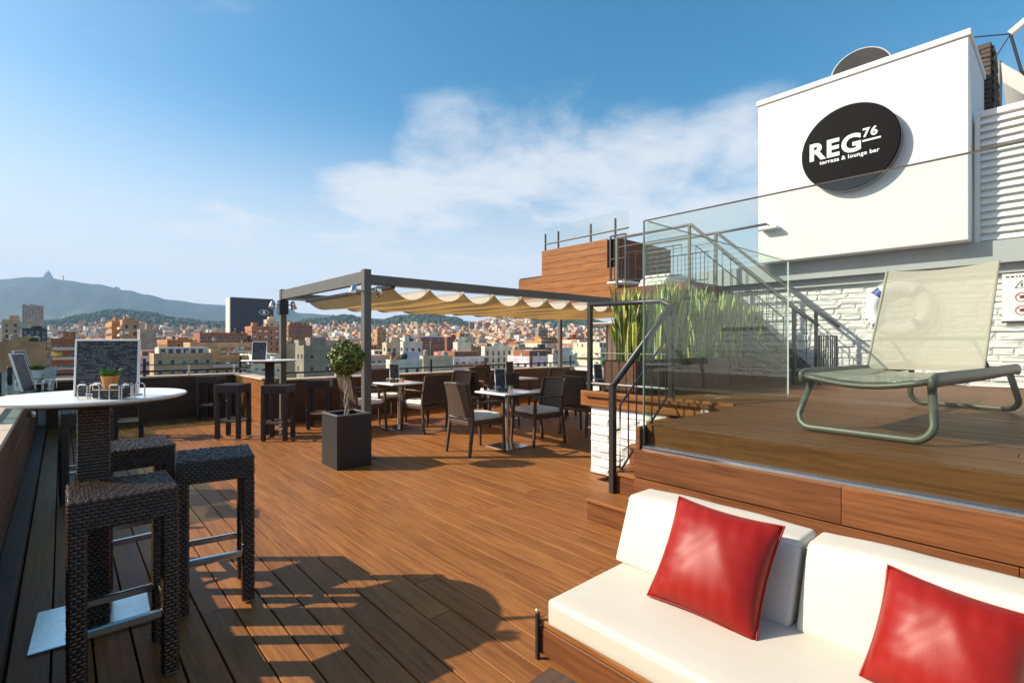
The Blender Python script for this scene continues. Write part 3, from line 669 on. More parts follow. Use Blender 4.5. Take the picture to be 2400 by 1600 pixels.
# rolled covers on the terrace
rc = thing('stacked_cushions', 'pale folded lounger covers stacked on the upper terrace', 'cushions', (7.6, 4.5, 2.28))
for k, (w_, z) in enumerate(((.55, 0), (.5, .07), (.42, .14))): MB().cbox(-w_, w_, -.25, .25, z, z + .068, .02).build('cushion', M['seatwhite'], rc)
wx = thing('wood_box', 'raised brown timber clad box with glass rail above the pergola', 'building', (9.8, 7.2, 2.3))
def boxrow(y0, y1, z0, z1, name='cladding_board'):
    c = MB().cbox(-.028, 0, y0 + .001, y1 - .001, z0 + .002, z1 - .002, .004).build(name, M['deck'], wx, (0, 0, 0))
MB().box(.002, 2.4, .02, 3.38, .002, .915).build('core', M['under'], wx); MB().box(.002, 2.4, .02, 2.45, .916, 1.56).build('core', M['under'], wx)
z = 0
for k in range(9):
    z1 = z + .176
    boxrow(0.25 if k > 4 else 0, 3.4 if k < 5 else 2.47, z, z1); z = z1
for k in range(9): MB().cbox(.0, 2.4, -.012, .018, k * .176 + .002, k * .176 + .174, .004).build('cladding_board', M['cladX'], wx)
for y in (-.28, .15): MB().cbox(-.05, -.01, y - .02, y + .02, .5, 1.62, .003).build('frame_post', M['black'], wx)
for z in (.55, 1.05, 1.6): MB().cbox(-.05, -.01, -.26, .13, z, z + .035, .003).build('frame_bar', M['black'], wx)
for k in range(1, 4): MB().tube((-.03, -.28 + .43 * k / 4, .55), (-.03, -.28 + .43 * k / 4, 1.05), .008, 6).build('frame_bar', M['black'], wx)
MB().cbox(-.3, .6, -.45, .05, .46, .5, .004).build('shelf', M['paper'], wx)
MB().tube((.05, -.3, 1.77), (.05, 2.4, 1.77), .022).build('rail', M['greymetal'], wx)
for y in (.05, .8, 1.9, 2.38): MB().cbox(.03, .07, y, y + .04, 1.56, 2.05, .003).build('rail_post', M['black'], wx)
for a, b in ((-.3, .78), (.82, 1.88), (1.92, 2.42)): MB().box(.045, .055, a, b, 1.62, 2.2).build('glass_pane', M['clear'], wx)
MB().cbox(.1, 2.3, -.3, .0, -.25, 0, .01).build('support_beam', M['greymetal'], wx)
# white shuttered kiosk carrying the box
kk = thing('white_kiosk', 'white shuttered kiosk under the timber clad box', 'kiosk', (9.75, 6.4, 0))
MB().box(.03, 1.8, 0, 1.1, -.01, 1.78).build('wall', M['plaster'], kk); MB().cbox(-.2, 1.9, -.1, 1.35, 1.79, 1.86, .01).build('roof', M['plaster'], kk); MB().box(.3, 1.7, .2, .9, 1.861, 2.05).build('upstand', M['greyplaster'], kk)
for k in range(6): MB().cbox(0, .03, .04 + k * .175, .04 + k * .175 + .12, .1, 1.7, .006).build('shutter', M['paper'], kk)
for k in range(4): MB().tube((-.12, .05 + k * .3, 0), (-.12, .05 + k * .3, 1.8), .014).build('pole', M['black'], kk)

# ------------------------------------------------------------------ pergola
pg = thing('pergola', 'bronze metal pergola frame over the dining tables', 'pergola', (2.72, 5.65, 0))
PX, PY = 6.74, 3.05
for (px, py) in ((0, 0), (0, PY), (PX, 0), (PX, PY)):
    MB().cbox(px - .045, px + .045, py - .045, py + .045, -.002, 2.26, .004).build('post', M['greymetal'], pg); MB().cbox(px - .09, px + .09, py - .09, py + .09, -.001, .012, .002).build('base_plate', M['greymetal'], pg)
for y in (0, PY): MB().cbox(.046, PX - .046, y - .035, y + .035, 2.09, 2.2, .004).build('beam', M['greymetal'], pg)
for x in (0, PX): MB().cbox(x - .035, x + .035, .046, PY - .046, 2.09, 2.24, .004).build('beam', M['greymetal'], pg)
MB().cbox(.35, .41, .04, PY - .04, 2.06, 2.11, .004).build('roller_bar', M['black'], pg)
for y in (.15, PY - .15): MB().tube((.05, y, 2.1), (PX - .05, y, 2.1), .008, 6).build('guide_wire', M['steel'], pg)
cn = MB(); x0, x1 = .38, PX - .1; per = .56; nx = int((x1 - x0) / per * 12); ny = 14
for i_ in range(nx + 1):
    x = x0 + (x1 - x0) * i_ / nx; ph = ((x - x0) / per) % 1; sag = .145 * (1 - (2 * ph - 1) ** 2)
    for j in range(ny + 1):
        v = j / ny; cn.v.append((x, .07 + (PY - .14) * v, 2.085 - sag * (1 + .1 * math.sin(math.pi * v)) + .006 * math.sin(9 * v + x * 7)))
for i_ in range(nx):
    for j in range(ny): cn.f.append((i_ * (ny + 1) + j, (i_ + 1) * (ny + 1) + j, (i_ + 1) * (ny + 1) + j + 1, i_ * (ny + 1) + j + 1)); cn.m.append(0)
cnt = thing('awning', 'cream cloth awning hung in scallops from the pergola', 'awning', (2.72, 5.65, 2.0))
cn.v = [(a, b, c - 2.0) for a, b, c in cn.v]
cn.build('cloth', M['canopy'], cnt, smooth=True)
for k in range(1, int((x1 - x0) / per) + 1): MB().tube((x0 + per * k, .05, .092), (x0 + per * k, PY - .05, .092), .007, 6).build('batten', M['steel'], cnt)
def spot(loc, rz, label):
    s = thing('spot_lamp', label, 'lamp', loc, rz, 'spot lamps on the pergola posts')
    MB().tube((-.01, 0, 0), (.09, 0, .01), .012).build('arm', M['steel'], s)
    MB().lathe([(.02, .07), (.035, .06), (.04, 0), (.05, -.06), (.045, -.062), (.03, -.02)], 16).build('shade', M['steel'], s, (.12, 0, .0), (R(12), R(-18), 0), True)
    MB().lathe([(0, -.05), (.04, -.05), (.04, -.045), (0, -.045)], 12).build('lens', M['lamp_glass'], s, (.12, 0, 0), (R(12), R(-18), 0))
spot((2.72 - .045, 5.65, 2.0), R(180), 'small steel spot lamp on the pergola post above the topiary, outer side')
spot((2.72 + .045, 5.65, 2.0), 0, 'small steel spot lamp on the pergola post above the topiary, under the awning')
spot((2.72 - .045, 8.7, 2.0), R(180), 'small steel spot lamp on the pergola post by the far bar table, outer side')
spot((2.72 + .045, 8.7, 2.0), 0, 'small steel spot lamp on the pergola post by the far bar table, under the awning')
MB().cbox(-.07, .07, -.07, .07, 1.85, 2.08, .005).build('junction_box', M['black'], pg, (0, PY, 0))

# ------------------------------------------------------------------ topiary
tp = thing('topiary_tree', 'round clipped topiary tree growing from the square planter', 'tree', (2.41, 5.5, .5))
trk = MB()
for s_ in range(3):
    trk.ring_tube([(.022 * math.cos(R(120 * s_ + 40 * q)), .022 * math.sin(R(120 * s_ + 40 * q)), -.02 + q * .06) for q in range(11)], .009, 7)
trk.build('trunk', M['bark'], tp, smooth=True)
cr = MB(); rt = random.Random(9)
for k in range(3400):
    v = Vector((rt.gauss(0, 1), rt.gauss(0, 1), rt.gauss(0, 1))).normalized(); rr = .2 * (rt.uniform(.5, 1) ** .4) * (1 + .1 * math.sin(5 * v.x + 3) * math.cos(4 * v.y + 7 * v.z)); p = v * rr + Vector((0, 0, .7))
    n_ = (v + Vector((rt.gauss(0, .6), rt.gauss(0, .6), rt.gauss(0, .6)))).normalized(); u = n_.orthogonal().normalized(); u = (Matrix.Rotation(rt.uniform(0, 6.28), 3, n_) @ u); q = n_.cross(u); L_ = rt.uniform(.014, .024)
    cr.add([p - u * L_, p - q * L_ * .5 + n_ * .003, p + u * L_, p + q * L_ * .5 + n_ * .003], [(0, 1, 2, 3)], 0 if rt.random() < .7 else 1)
cr.build('crown', [M['leaf'], M['leafdk']], tp)
tpl = thing('square_planter', 'tall square dark metal planter beside the pergola post', 'planter', (2.41, 5.5, 0))
for a, b, c, d in ((-.2, -.18, -.21, .21), (.18, .2, -.21, .21), (-.18, .18, -.21, -.19), (-.18, .18, .19, .21)): MB().box(a, b, c, d, .0, .575).build('side_panel', M['planter'], tpl)
for a, b, c, d in ((-.205, -.165, -.215, .215), (.165, .205, -.215, .215), (-.165, .165, -.215, -.175), (-.165, .165, .175, .215)): MB().cbox(a, b, c, d, .576, .59, .003).build('rim', M['greymetal'], tpl)
MB().box(-.18, .18, -.19, .19, .3, .5).build('soil', M['soil'], tpl)

# ------------------------------------------------------------------ sansevieria planters
def blade_plant(mb, acc, x, y, z, h, rs, lean):
    az = rs.uniform(0, 6.28); wd = rs.uniform(.02, .034); bend = rs.uniform(.02, .14) * lean; tw = rs.uniform(-1.0, 1.0); b = len(mb.v); n = 9
    for i_ in range(n + 1):
        t = i_ / n; c = Vector((x + math.cos(az) * bend * (t + t * t), y + math.sin(az) * bend * (t + t * t), z + h * t)); a = az + 1.3 + tw * t
        ww = wd * (.55 + .9 * t - .2 * t * t) * (1 - max(0, (t - .6) / .4) ** 2.2) + .001
        side = Vector((math.cos(a), math.sin(a), 0)); nn = Vector((-math.sin(a), math.cos(a), 0))
        for k, s_ in enumerate((-1, -.5, 0, .5, 1)): mb.v.append(tuple(c + side * ww * s_ + nn * ww * .35 * s_ * s_)); acc.append(abs(s_))
    for i_ in range(n):
        for k in range(4): mb.f.append((b + i_ * 5 + k, b + i_ * 5 + k + 1, b + (i_ + 1) * 5 + k + 1, b + (i_ + 1) * 5 + k)); mb.m.append(0)
plant_at = [(4.62, .55), (5.32, .62), (6.02, .6), (6.72, .6), (7.4, .52)]
where = ['next to the black stair handrail', 'second along the platform edge from the stair handrail', 'in the middle of the planter row', 'second from the grey metal stair', 'at the foot of the grey metal stair']
for k, (x, lenx) in enumerate(plant_at):
    bx_ = thing('trough_planter', 'dark brown slatted trough planter ' + where[k], 'planter', (x, 3.12, ZP), 0, 'trough planters along the platform edge')
    MB().box(-.3, .3, -.17, .17, .005, .31).build('soil', M['soil'], bx_)
    for s_ in range(9): 
        a = -.33 + s_ * .0735; MB().cbox(a + .003, a + .0705, -.2, -.18, 0, .345, .003).build('slat', M['dkwoodX'], bx_); MB().cbox(a + .003, a + .0705, .18, .2, 0, .345, .003).build('slat', M['dkwoodX'], bx_)
    for s_ in range(4):
        a = -.178 + s_ * .089; MB().cbox(-.332, -.312, a + .003, a + .086, 0, .345, .003).build('slat', M['dkwoodX'], bx_); MB().cbox(.312, .332, a + .003, a + .086, 0, .345, .003).build('slat', M['dkwoodX'], bx_)
    rs = random.Random(40 + k); pt = thing('snake_plant', 'tall yellow edged snake plant ' + where[k], 'plant', (x, 3.12, ZP + .3), 0, 'snake plants in the platform troughs')
    for cl in range(3):
        mb = MB(); acc = []
        for q in range(46): blade_plant(mb, acc, rs.gauss((cl - 1) * .17, .05), rs.gauss(0, .045), 0, rs.uniform(.45, .95) * lenx / .6, rs, .6)
        o = mb.build('leaf_cluster', M['sans'], pt, smooth=True); at_ = o.data.attributes.new('across', 'FLOAT', 'POINT'); at_.data.foreach_set('value', acc)

# ------------------------------------------------------------------ lounger
lg = thing('sun_lounger', 'olive framed sun lounger with beige mesh back raised', 'sun lounger', (3.31, .45, ZP), R(-6))
W_ = .70
def loop(x, lean, r=.02):
    pts = []
    def arc(cy, cz, rad, a0, a1, k=6): return [(cy + rad * math.cos(R(a0 + (a1 - a0) * q / k)), cz + rad * math.sin(R(a0 + (a1 - a0) * q / k))) for q in range(k + 1)]
    prof = [(.06, .335)] + arc(.10, .1, .08, 180, 270) + arc(W_ - .1, .1, .08, 270, 360) + [(W_ - .06, .335)]
    return [(x + lean * (z / .335), y, z + .002) for y, z in prof]
MB().ring_tube(loop(-.03, .17), .0185, 8, sq=(1.15, .8)).build('leg_frame', M['olive'], lg, smooth=True)
MB().ring_tube(loop(2.07, -.15), .0185, 8, sq=(1.15, .8)).build('leg_frame', M['olive'], lg, smooth=True)
for y in (.03, W_ - .03):
    MB().ring_tube([(.02, y, .315), (.1, y, .335), (1.05, y, .33), (2.0, y, .335), (2.08, y, .325)], .024, 8, sq=(.7, 1.7)).build('side_rail', M['olive'], lg, smooth=True)
MB().ring_tube([(.05, .03 + (W_ - .06) * q / 8, .33 - .045 * math.sin(math.pi * q / 8)) for q in range(9)], .024, 8, sq=(1.3, .8)).build('front_bar', M['olive'], lg, smooth=True)
MB().tube((2.04, .03, .33), (2.04, W_ - .03, .33), .02).build('rear_bar', M['olive'], lg)
m_ = MB(); n = 10
for i_ in range(n + 1):
    for j in range(n + 1):
        u, v = i_ / n, j / n; m_.v.append((.05 + 1.0 * u, .03 + (W_ - .06) * v, .348 - .04 * math.sin(math.pi * v) * (1 - .4 * u)))
for i_ in range(n):
    for j in range(n): m_.f.append((i_ * (n + 1) + j, (i_ + 1) * (n + 1) + j, (i_ + 1) * (n + 1) + j + 1, i_ * (n + 1) + j + 1)); m_.m.append(0)
m_.build('seat_sling', M['slingseat'], lg, smooth=True)
brx0, brz0, brx1, brz1 = 1.05, .34, 1.46, 1.09
m_ = MB()
for i_ in range(n + 1):
    for j in range(n + 1):
        u, v = i_ / n, j / n; m_.v.append((brx0 + (brx1 - brx0) * u + .03 * math.sin(math.pi * v), .03 + (W_ - .06) * v, brz0 + (brz1 - brz0) * u - .02 * u * math.sin(math.pi * v)))
for i_ in range(n):
    for j in range(n): m_.f.append((i_ * (n + 1) + j, (i_ + 1) * (n + 1) + j, (i_ + 1) * (n + 1) + j + 1, i_ * (n + 1) + j + 1)); m_.m.append(0)
m_.build('back_sling', M['sling'], lg, smooth=True)
MB().ring_tube([(brx0, .03, brz0), (brx1, .03, brz1)], .009, 8).build('back_frame', M['sling'], lg); MB().ring_tube([(brx0, W_ - .03, brz0), (brx1, W_ - .03, brz1)], .009, 8).build('back_frame', M['sling'], lg)
MB().tube((brx0 + .19, .04, brz0 + .22), (brx0 + .19, W_ - .04, brz0 + .22), .014).build('back_bar', M['olive'], lg)
MB().ring_tube([(brx0 + .2, .12, brz0 + .22), (1.7, .12, .33)], .012, 6).build('prop', M['olive'], lg); MB().ring_tube([(brx0 + .2, W_ - .12, brz0 + .22), (1.7, W_ - .12, .33)], .012, 6).build('prop', M['olive'], lg)

# ------------------------------------------------------------------ sofa
bn = thing('sofa_bench', 'low brown timber bench carrying the cream sofa cushions', 'bench', (1.56, 1.56, 0))
for k in range(7):
    a = .0 + k * .168; MB().cbox(a + .002, a + .166, -3.2, 0, .142, .17, .004).build('plank', M['deck'], bn)
MB().cbox(.0, .03, -3.2, 0, .02, .139, .004).build('front_board', M['clad'], bn); MB().cbox(.031, 1.16, -.03, 0, .02, .139, .004).build('side_board', M['cladX'], bn)
MB().cbox(.031, 1.16, -3.15, -.031, .0, .12, .002).build('core', M['under'], bn)
MB().cbox(-.02, -.002, -.012, .006, 0, .205, .003).build('corner_bar', M['black'], bn); MB().lathe([(0, 0), (.012, 0), (.014, .008), (.008, .016), (0, .016)], 12).build('cap', M['brass'], bn, (-.011, -.003, .206))
def soft_slab(name, parent, L_, D_, T_, mat, loc, rot=(0, 0, 0), bev=.03, puff=.012, shear=0):
    def axis(h, n):
        a = [-h, -h + bev * .3, -h + bev * .65, -h + bev]; b = [h - bev, h - bev * .65, h - bev * .3, h]
        return a + [(-h + bev) + (2 * h - 2 * bev) * q / (n + 1) for q in range(1, n + 1)] + b
    hx, hy, hz = D_ / 2, L_ / 2, T_ / 2; ax = (axis(hx, 8), axis(hy, 14), axis(hz, 5)); mb = MB(); hh = (hx, hy, hz)
    for a in range(3):
        u, v = (a + 1) % 3, (a + 2) % 3
        for sg_ in (-1, 1):
            b = len(mb.v); nu, nv = len(ax[u]), len(ax[v])
            for p in ax[u]:
                for q in ax[v]:
                    c = [0, 0, 0]; c[a] = sg_ * hh[a]; c[u] = p; c[v] = q; P = Vector(c)
                    Q = Vector([max(-(hh[k] - bev), min(hh[k] - bev, c[k])) for k in range(3)]); d_ = P - Q; m_l = max(abs(e) for e in d_)
                    if d_.length > 1e-7: d_ = d_.normalized() * m_l
                    P = Q + d_; x, y, z = P.x / hx, P.y / hy, P.z / hz
                    f = lambda t: max(0, 1 - abs(t) ** 3)
                    P.z += (1 if z > 0 else -1) * puff * f(x) * f(y) * min(1, abs(z)); P.x += (1 if x > 0 else -1) * puff * f(z) * f(y) * min(1, abs(x)); P.y += (1 if y > 0 else -1) * puff * .5 * f(x) * f(z) * min(1, abs(y))
                    w2 = .0022 * math.sin(7 * c[1] + 5 * c[0] + loc[0] * 3 + L_) + .0016 * math.sin(17 * c[1] - 11 * c[2]); P.z += w2; P.x += w2 * .6
                    P.x += P.z * shear; mb.v.append(tuple(P))
            for i_ in range(nu - 1):
                for k in range(nv - 1):
                    q = (b + i_ * nv + k, b + (i_ + 1) * nv + k, b + (i_ + 1) * nv + k + 1, b + i_ * nv + k + 1); mb.f.append(q if sg_ > 0 else q[::-1]); mb.m.append(0)
    o = mb.build(name, mat, parent, loc, rot, True)
    bm = bmesh.new(); bm.from_mesh(o.data); bmesh.ops.remove_doubles(bm, verts=bm.verts, dist=.0003); bm.to_mesh(o.data); bm.free(); o.data.polygons.foreach_set('use_smooth', [True] * len(o.data.polygons)); return o
def cushion(label, L_, D_, T_, loc, group=None, shear=0):
    t = thing('sofa_cushion', label, 'cushion', loc, 0, group); soft_slab('cover', t, L_, D_, T_, M['cushion'], (0, 0, 0), (0, 0, 0), .017, .006, shear=shear)
    zs = T_ / 2 - .022
    MB().ring_tube([(x * (D_ / 2 + .001) + zs * shear, y * (L_ / 2 + .001), zs) for x, y in ((-1, -.985), (-.9, -1), (.9, -1), (1, -.985), (1, .985), (.9, 1), (-.9, 1), (-1, .985))], .0022, 5, True).build('seam', M['seatwhite'], t)
    MB().cbox(-.02, .02, -L_ / 2 - .0015, -L_ / 2 + .004, -.012, .012, .001).build('zip_tab', M['seatwhite'], t); return t
cushion('long cream leather seat cushion on the timber bench', 2.9, .80, .115, (1.95, 1.5 - 1.45, .2275))
for yc, lab in ((1.125, 'cream leather back cushion at the stair end of the sofa'), (.29, 'cream leather back cushion in the middle of the sofa'), (-.55, 'cream leather back cushion at the outer end of the sofa')):
    cushion(lab, .815, .19, .31, (2.225, yc, .44), 'sofa back cushions', .42)
def pillow(loc, rot, label, S=.225):
    t = thing('red_pillow', label, 'pillow', loc, 0, 'red sofa pillows'); n = 26; mb = MB(); rp = random.Random(int(loc[1] * 100))
    f = lambda a: (1 - abs(a) ** 2.6)
    for sd_ in (1, -1):
        b = len(mb.v)
        for i_ in range(n + 1):
            for j in range(n + 1):
                u, v = -1 + 2 * i_ / n, -1 + 2 * j / n
                pin = 1 - .075 * (1 - u * u) * abs(v) ** 3 ; pin2 = 1 - .075 * (1 - v * v) * abs(u) ** 3
                wr = .0035 * math.sin(22 * u + 4 * v * sd_) * (abs(v) ** 3) * (1 - abs(v)) * 6 + .003 * math.sin(19 * v + 3) * abs(u) ** 3 * (1 - abs(u)) * 6
                wr += .006 * math.exp(-((u - v * .6 + .35) * 6) ** 2) * (1 - u * u) * (v > -.9) - .005 * math.exp(-((u + v * .8 - .3) * 7) ** 2) * (1 - v * v)
                z = sd_ * (.098 * (max(0, f(u)) * max(0, f(v))) ** .62 + wr * (1 if abs(u) < 1 and abs(v) < 1 else 0))
                mb.v.append((z, u * S * pin2, v * S * pin))
        for i_ in range(n):
            for j in range(n):
                q = (b + i_ * (n + 1) + j, b + (i_ + 1) * (n + 1) + j, b + (i_ + 1) * (n + 1) + j + 1, b + i_ * (n + 1) + j + 1)
                mb.f.append(q if sd_ > 0 else q[::-1]); mb.m.append(0)
    o = mb.build('cover', M['red'], t, (0, 0, 0), rot, True)
    bm = bmesh.new(); bm.from_mesh(o.data); bmesh.ops.remove_doubles(bm, verts=bm.verts, dist=.0004); bmesh.ops.recalc_face_normals(bm, faces=bm.faces); bm.to_mesh(o.data); bm.free(); o.data.polygons.foreach_set('use_smooth', [True] * len(o.data.polygons))
    pts = [(0, u * S * 1.0, v * S * 1.0) for u, v in [(-1 + .125 * q, -1) for q in range(16)] + [(1, -1 + .125 * q) for q in range(16)] + [(1 - .125 * q, 1) for q in range(16)] + [(-1, 1 - .125 * q) for q in range(16)]]
    pts = [(0, y * (1 - .075 * (1 - (z / S) ** 2) * (abs(y) / S) ** 3), z * (1 - .075 * (1 - (y / S) ** 2) * (abs(z) / S) ** 3)) for _, y, z in pts]
    MB().ring_tube(pts, .004, 6, True).build('piping', M['red'], t, (0, 0, 0), rot, True)
pillow((2.0, .985, .475), (R(3), R(33), R(3)), 'red leather pillow on the stair end of the sofa')
pillow((2.02, .255, .435), (R(4), R(31), R(-4)), 'red leather pillow on the middle of the sofa', .19)
# low coffee table
ct = thing('coffee_table', 'low dark timber coffee table in front of the sofa', 'table', (1.075, .95, 0), R(4))
for k in range(4): MB().cbox(-.3, .2, -.4 + k * .16, -.4 + k * .16 + .157, .235, .265, .004).build('plank', M['dkwoodX'], ct)
for a, b in ((-.27, -.37), (.17, -.37), (-.27, .2), (.17, .2)): MB().cbox(a - .025, a + .025, b - .025, b + .025, 0, .233, .004).build('leg', M['dkwoodX'], ct)

# ------------------------------------------------------------------ bar stools and bar tables
def make_stool(label):
    S, Hs, lw = .175, .78, .055
    t = thing('bar_stool', label, 'stool', (0, 0, 0), 0, 'woven bar stools')
    mb = MB(); b = S - .003
    mb.box(-b, b, -b, b, Hs - .115, Hs - .003); nu = 14
    mb.weave((-S, -S, Hs - .003), (2 * S, 0, 0), (0, 2 * S, 0), nu, 19, .007, .35)
    for o_, u in (((-S, -S), (1, 0)), ((S, -S), (0, 1)), ((S, S), (-1, 0)), ((-S, S), (0, -1))):
        mb.weave((o_[0] * .985, o_[1] * .985, Hs - .115), (u[0] * 2 * S * .985, u[1] * 2 * S * .985, 0), (0, 0, .112), nu, 8, .006, .35)
    mb.build('seat', M['rattan'], t, smooth=True)
    lb = MB(); c = lw / 2 - .002; lb.box(-c, c, -c, c, .012, Hs - .113)
    for o_, u in (((-1, -1), (1, 0)), ((1, -1), (0, 1)), ((1, 1), (-1, 0)), ((-1, 1), (0, -1))):
        lb.weave((o_[0] * c, o_[1] * c, .012), (u[0] * 2 * c, u[1] * 2 * c, 0), (0, 0, Hs - .125), 2, 46, .005, .35)
    lm = lb.mesh('leg', M['rattan'], True); fm = MB().cbox(-.022, .022, -.022, .022, 0, .013, .003).mesh('foot', M['steel'])
    k = S - lw / 2
    for a, b2 in ((-k, -k), (k, -k), (k, k), (-k, k)):
        l = link('leg', lm, t, (a, b2, 0)); link('foot', fm, l)
    z = .245
    for a, b2, c2, d in ((-k, -k, k, -k), (k, -k, k, k), (k, k, -k, k), (-k, k, -k, -k)):
        MB().cbox(min(a, c2) - .011, max(a, c2) + .011, min(b2, d) - .011, max(b2, d) + .011, z + (.0005 if a == c2 else 0), z + .032, .004).build('footrest_bar', M['steel'], t)
    return t
st0 = make_stool('woven dark rattan bar stool standing over the steel plate of the near bar table')
st0.location = (.19, 2.67, 0)
G_ = 'woven bar stools'
dup(st0, (.62, 3.115, 0), R(-9), 'woven dark rattan bar stool standing in the sun beside the near bar table', G_)
dup(st0, (.32, 3.72, 0), R(3), 'woven dark rattan bar stool pushed behind the near bar table column', G_)
dup(st0, (.16, 5.85, 0), R(2), 'woven dark rattan bar stool in the parapet shade beside the glass shelf end', G_)
dup(st0, (.72, 9.15, 0), R(-5), 'woven dark rattan bar stool beneath the glass shelf behind the near menu board', G_)
dup(st0, (2.02, 10.42, 0), R(-38), 'woven dark rattan bar stool in the parapet corner under the glass shelf', G_)
dup(st0, (1.86, 8.15, 0), R(-40), 'woven dark rattan bar stool in the sun left of the far bar table', G_)
dup(st0, (2.30, 7.55, 0), R(-38), 'woven dark rattan bar stool in front of the far bar table', G_)
dup(st0, (3.1, 8.1, 0), R(-30), 'woven dark rattan bar stool between far bar table and back parapet', G_)
def make_bar_table(label):
    t = thing('bar_table', label, 'table', (0, 0, 0), 0, 'round bar tables'); ht = 1.12
    MB().lathe([(0, ht - .022), (.365, ht - .022), (.39, ht - .012), (.392, ht - .004), (.386, ht), (0, ht)], 72).build('table_top', M['white'], t)
    MB().lathe([(0, ht - .05), (.2, ht - .05), (.33, ht - .024), (0, ht - .0235)], 48).build('under_plate', M['black'], t)
    mb = MB(); c = .06; mb.box(-c + .002, c - .002, -c + .002, c - .002, .012, ht - .052)
    for o_, u in (((-1, -1), (1, 0)), ((1, -1), (0, 1)), ((1, 1), (-1, 0)), ((-1, 1), (0, -1))): mb.weave((o_[0] * c, o_[1] * c, .012), (u[0] * 2 * c, u[1] * 2 * c, 0), (0, 0, ht - .064), 5, 66, .005, .35)
    mb.build('column', M['rattan'], t, smooth=True); MB().cbox(-.225, .225, -.225, .225, 0, .011, .003).build('base_plate', M['steel'], t)
    return t
T1 = (.12, 3.27)
bt = make_bar_table('round white bar table on a woven column beside the near stools'); bt.location = (*T1, 0); bt.rotation_euler = (0, 0, R(-3))
T2 = (2.36, 8.16)
dup(bt, (*T2, 0), R(-20), 'round white bar table by the far parapet corner', 'round bar tables')
def menu_board(loc, rz, label, w_=.275, h_=.295, lean=8):
    t = thing('menu_board', label, 'menu', loc, rz, 'menu boards'); rot = (R(-lean), 0, 0)
    MB().box(-w_ / 2, w_ / 2, -.004, .004, .006, h_).build('print_panel', M['menu'], t, (0, 0, 0), rot)
    for a, b, c, d in ((-w_ / 2 - .009, -w_ / 2, .0, h_ + .009), (w_ / 2, w_ / 2 + .009, 0, h_ + .009)): MB().cbox(a, b, -.007, .007, c, d, .002).build('frame', M['paper'], t, (0, 0, 0), rot)
    MB().cbox(-w_ / 2, w_ / 2, -.007, .007, h_, h_ + .009, .002).build('frame', M['paper'], t, (0, 0, 0), rot)
    MB().cbox(-w_ / 2, w_ / 2, -.007, .007, .0, .006, .002).build('frame', M['black'], t, (0, 0, 0), rot)
    MB().box(-w_ / 2, w_ / 2, -.01, .05, .0, .004).build('foot', M['black'], t); return t
def herb_pot(loc, label, s=1.0, mat='pot'):
    t = thing('herb_pot', label, 'plant pot', loc, 0, 'small herb pots'); MB().lathe([(0, 0), (.024 * s, 0), (.033 * s, .05 * s), (.036 * s, .06 * s), (.033 * s, .06 * s), (.03 * s, .05 * s), (0, .05 * s)], 18).build('pot', M[mat], t, smooth=False)
    mb = MB(); rs = random.Random(int(loc[0] * 991 + loc[1] * 77))
    for k in range(34):
        a = rs.uniform(0, 6.28); ln = rs.uniform(.025, .05) * s; p = Vector((math.cos(a) * .012 * s, math.sin(a) * .012 * s, .05 * s)); q = p + Vector((math.cos(a) * ln, math.sin(a) * ln, rs.uniform(.015, .05) * s)); sd_ = Vector((-math.sin(a), math.cos(a), 0)) * .009 * s
        mid = p.lerp(q, .55) + Vector((0, 0, .008 * s)); mb.add([p, mid - sd_, q, mid + sd_], [(0, 1, 2, 3)])
    mb.build('leaves', M['herb'], t); return t
def caddy(loc, rz, label):
    t = thing('cutlery_caddy', label, 'caddy', loc, rz, 'table caddies'); MB().cbox(-.065, .065, -.035, .035, .004, .045, .004).build('tray', M['black'], t)
    for x in (-.1, -.045, .045, .1):
        for y in (-.042, .042):
            MB().ring_tube([(x - .022, y, 0), (x - .022, y, .06), (x - .014, y, .068), (x + .014, y, .068), (x + .022, y, .06), (x + .022, y, 0)], .003, 6).build('wire', M['steel'], t)
    MB().tube((-.12, 0, .02), (.12, 0, .02), .003, 6).build('wire', M['steel'], t); return t
ZT = 1.121
menu_board((*at_d(250, 803, 2.46).xy, ZT), -A + R(9), 'black menu board in a white frame on the near bar table', .268, .268, 3)
caddy((*at_d(262, 803, 2.33).xy, ZT), -A, 'wire cutlery caddy around the orange pot on the near bar table')
herb_pot((*at_d(258, 803, 2.33).xy, ZT + .046), 'green herb in an orange pot on the near bar table', 1.0)
m2 = menu_board((T2[0] - .12, T2[1] + .12, ZT), -A + R(6), 'black menu board on the far bar table', .2, .27)
herb_pot((T2[0] + .03, T2[1] - .04, ZT), 'green herb in a white pot on the far bar table', 1.0, 'potwhite')
ZS = .995
menu_board((.62, 10.85, ZS), -A + R(4), 'black menu board on the glass shelf over the far parapet', .24, .28)
menu_board((-.2, 5.62, ZS), R(74), 'menu board seen edge on at the near end of the glass shelf', .22, .3, 14)
menu_board((-.28, 7.6, ZS), R(70), 'menu board seen edge on midway along the glass shelf', .22, .3, 14)
caddy((-.16, 5.78, ZS), R(-30), 'wire cutlery caddy at the near end of the glass shelf')
herb_pot((-.2, 7.5, ZS), 'green herb in a white pot midway along the glass shelf', 1.5, 'potwhite')
# wall lamp on the dark parapet
wl = thing('wall_lamp', 'small grey wall lamp on the dark timber parapet', 'lamp', (-.28, 7.4, .62)); MB().lathe([(0, -.03), (.03, -.03), (.035, .0), (.022, .03), (0, .035)], 14).build('shade', M['steel'], wl, (.04, 0, 0)); MB().tube((-.003, 0, 0), (.04, 0, 0), .01).build('arm', M['steel'], wl)

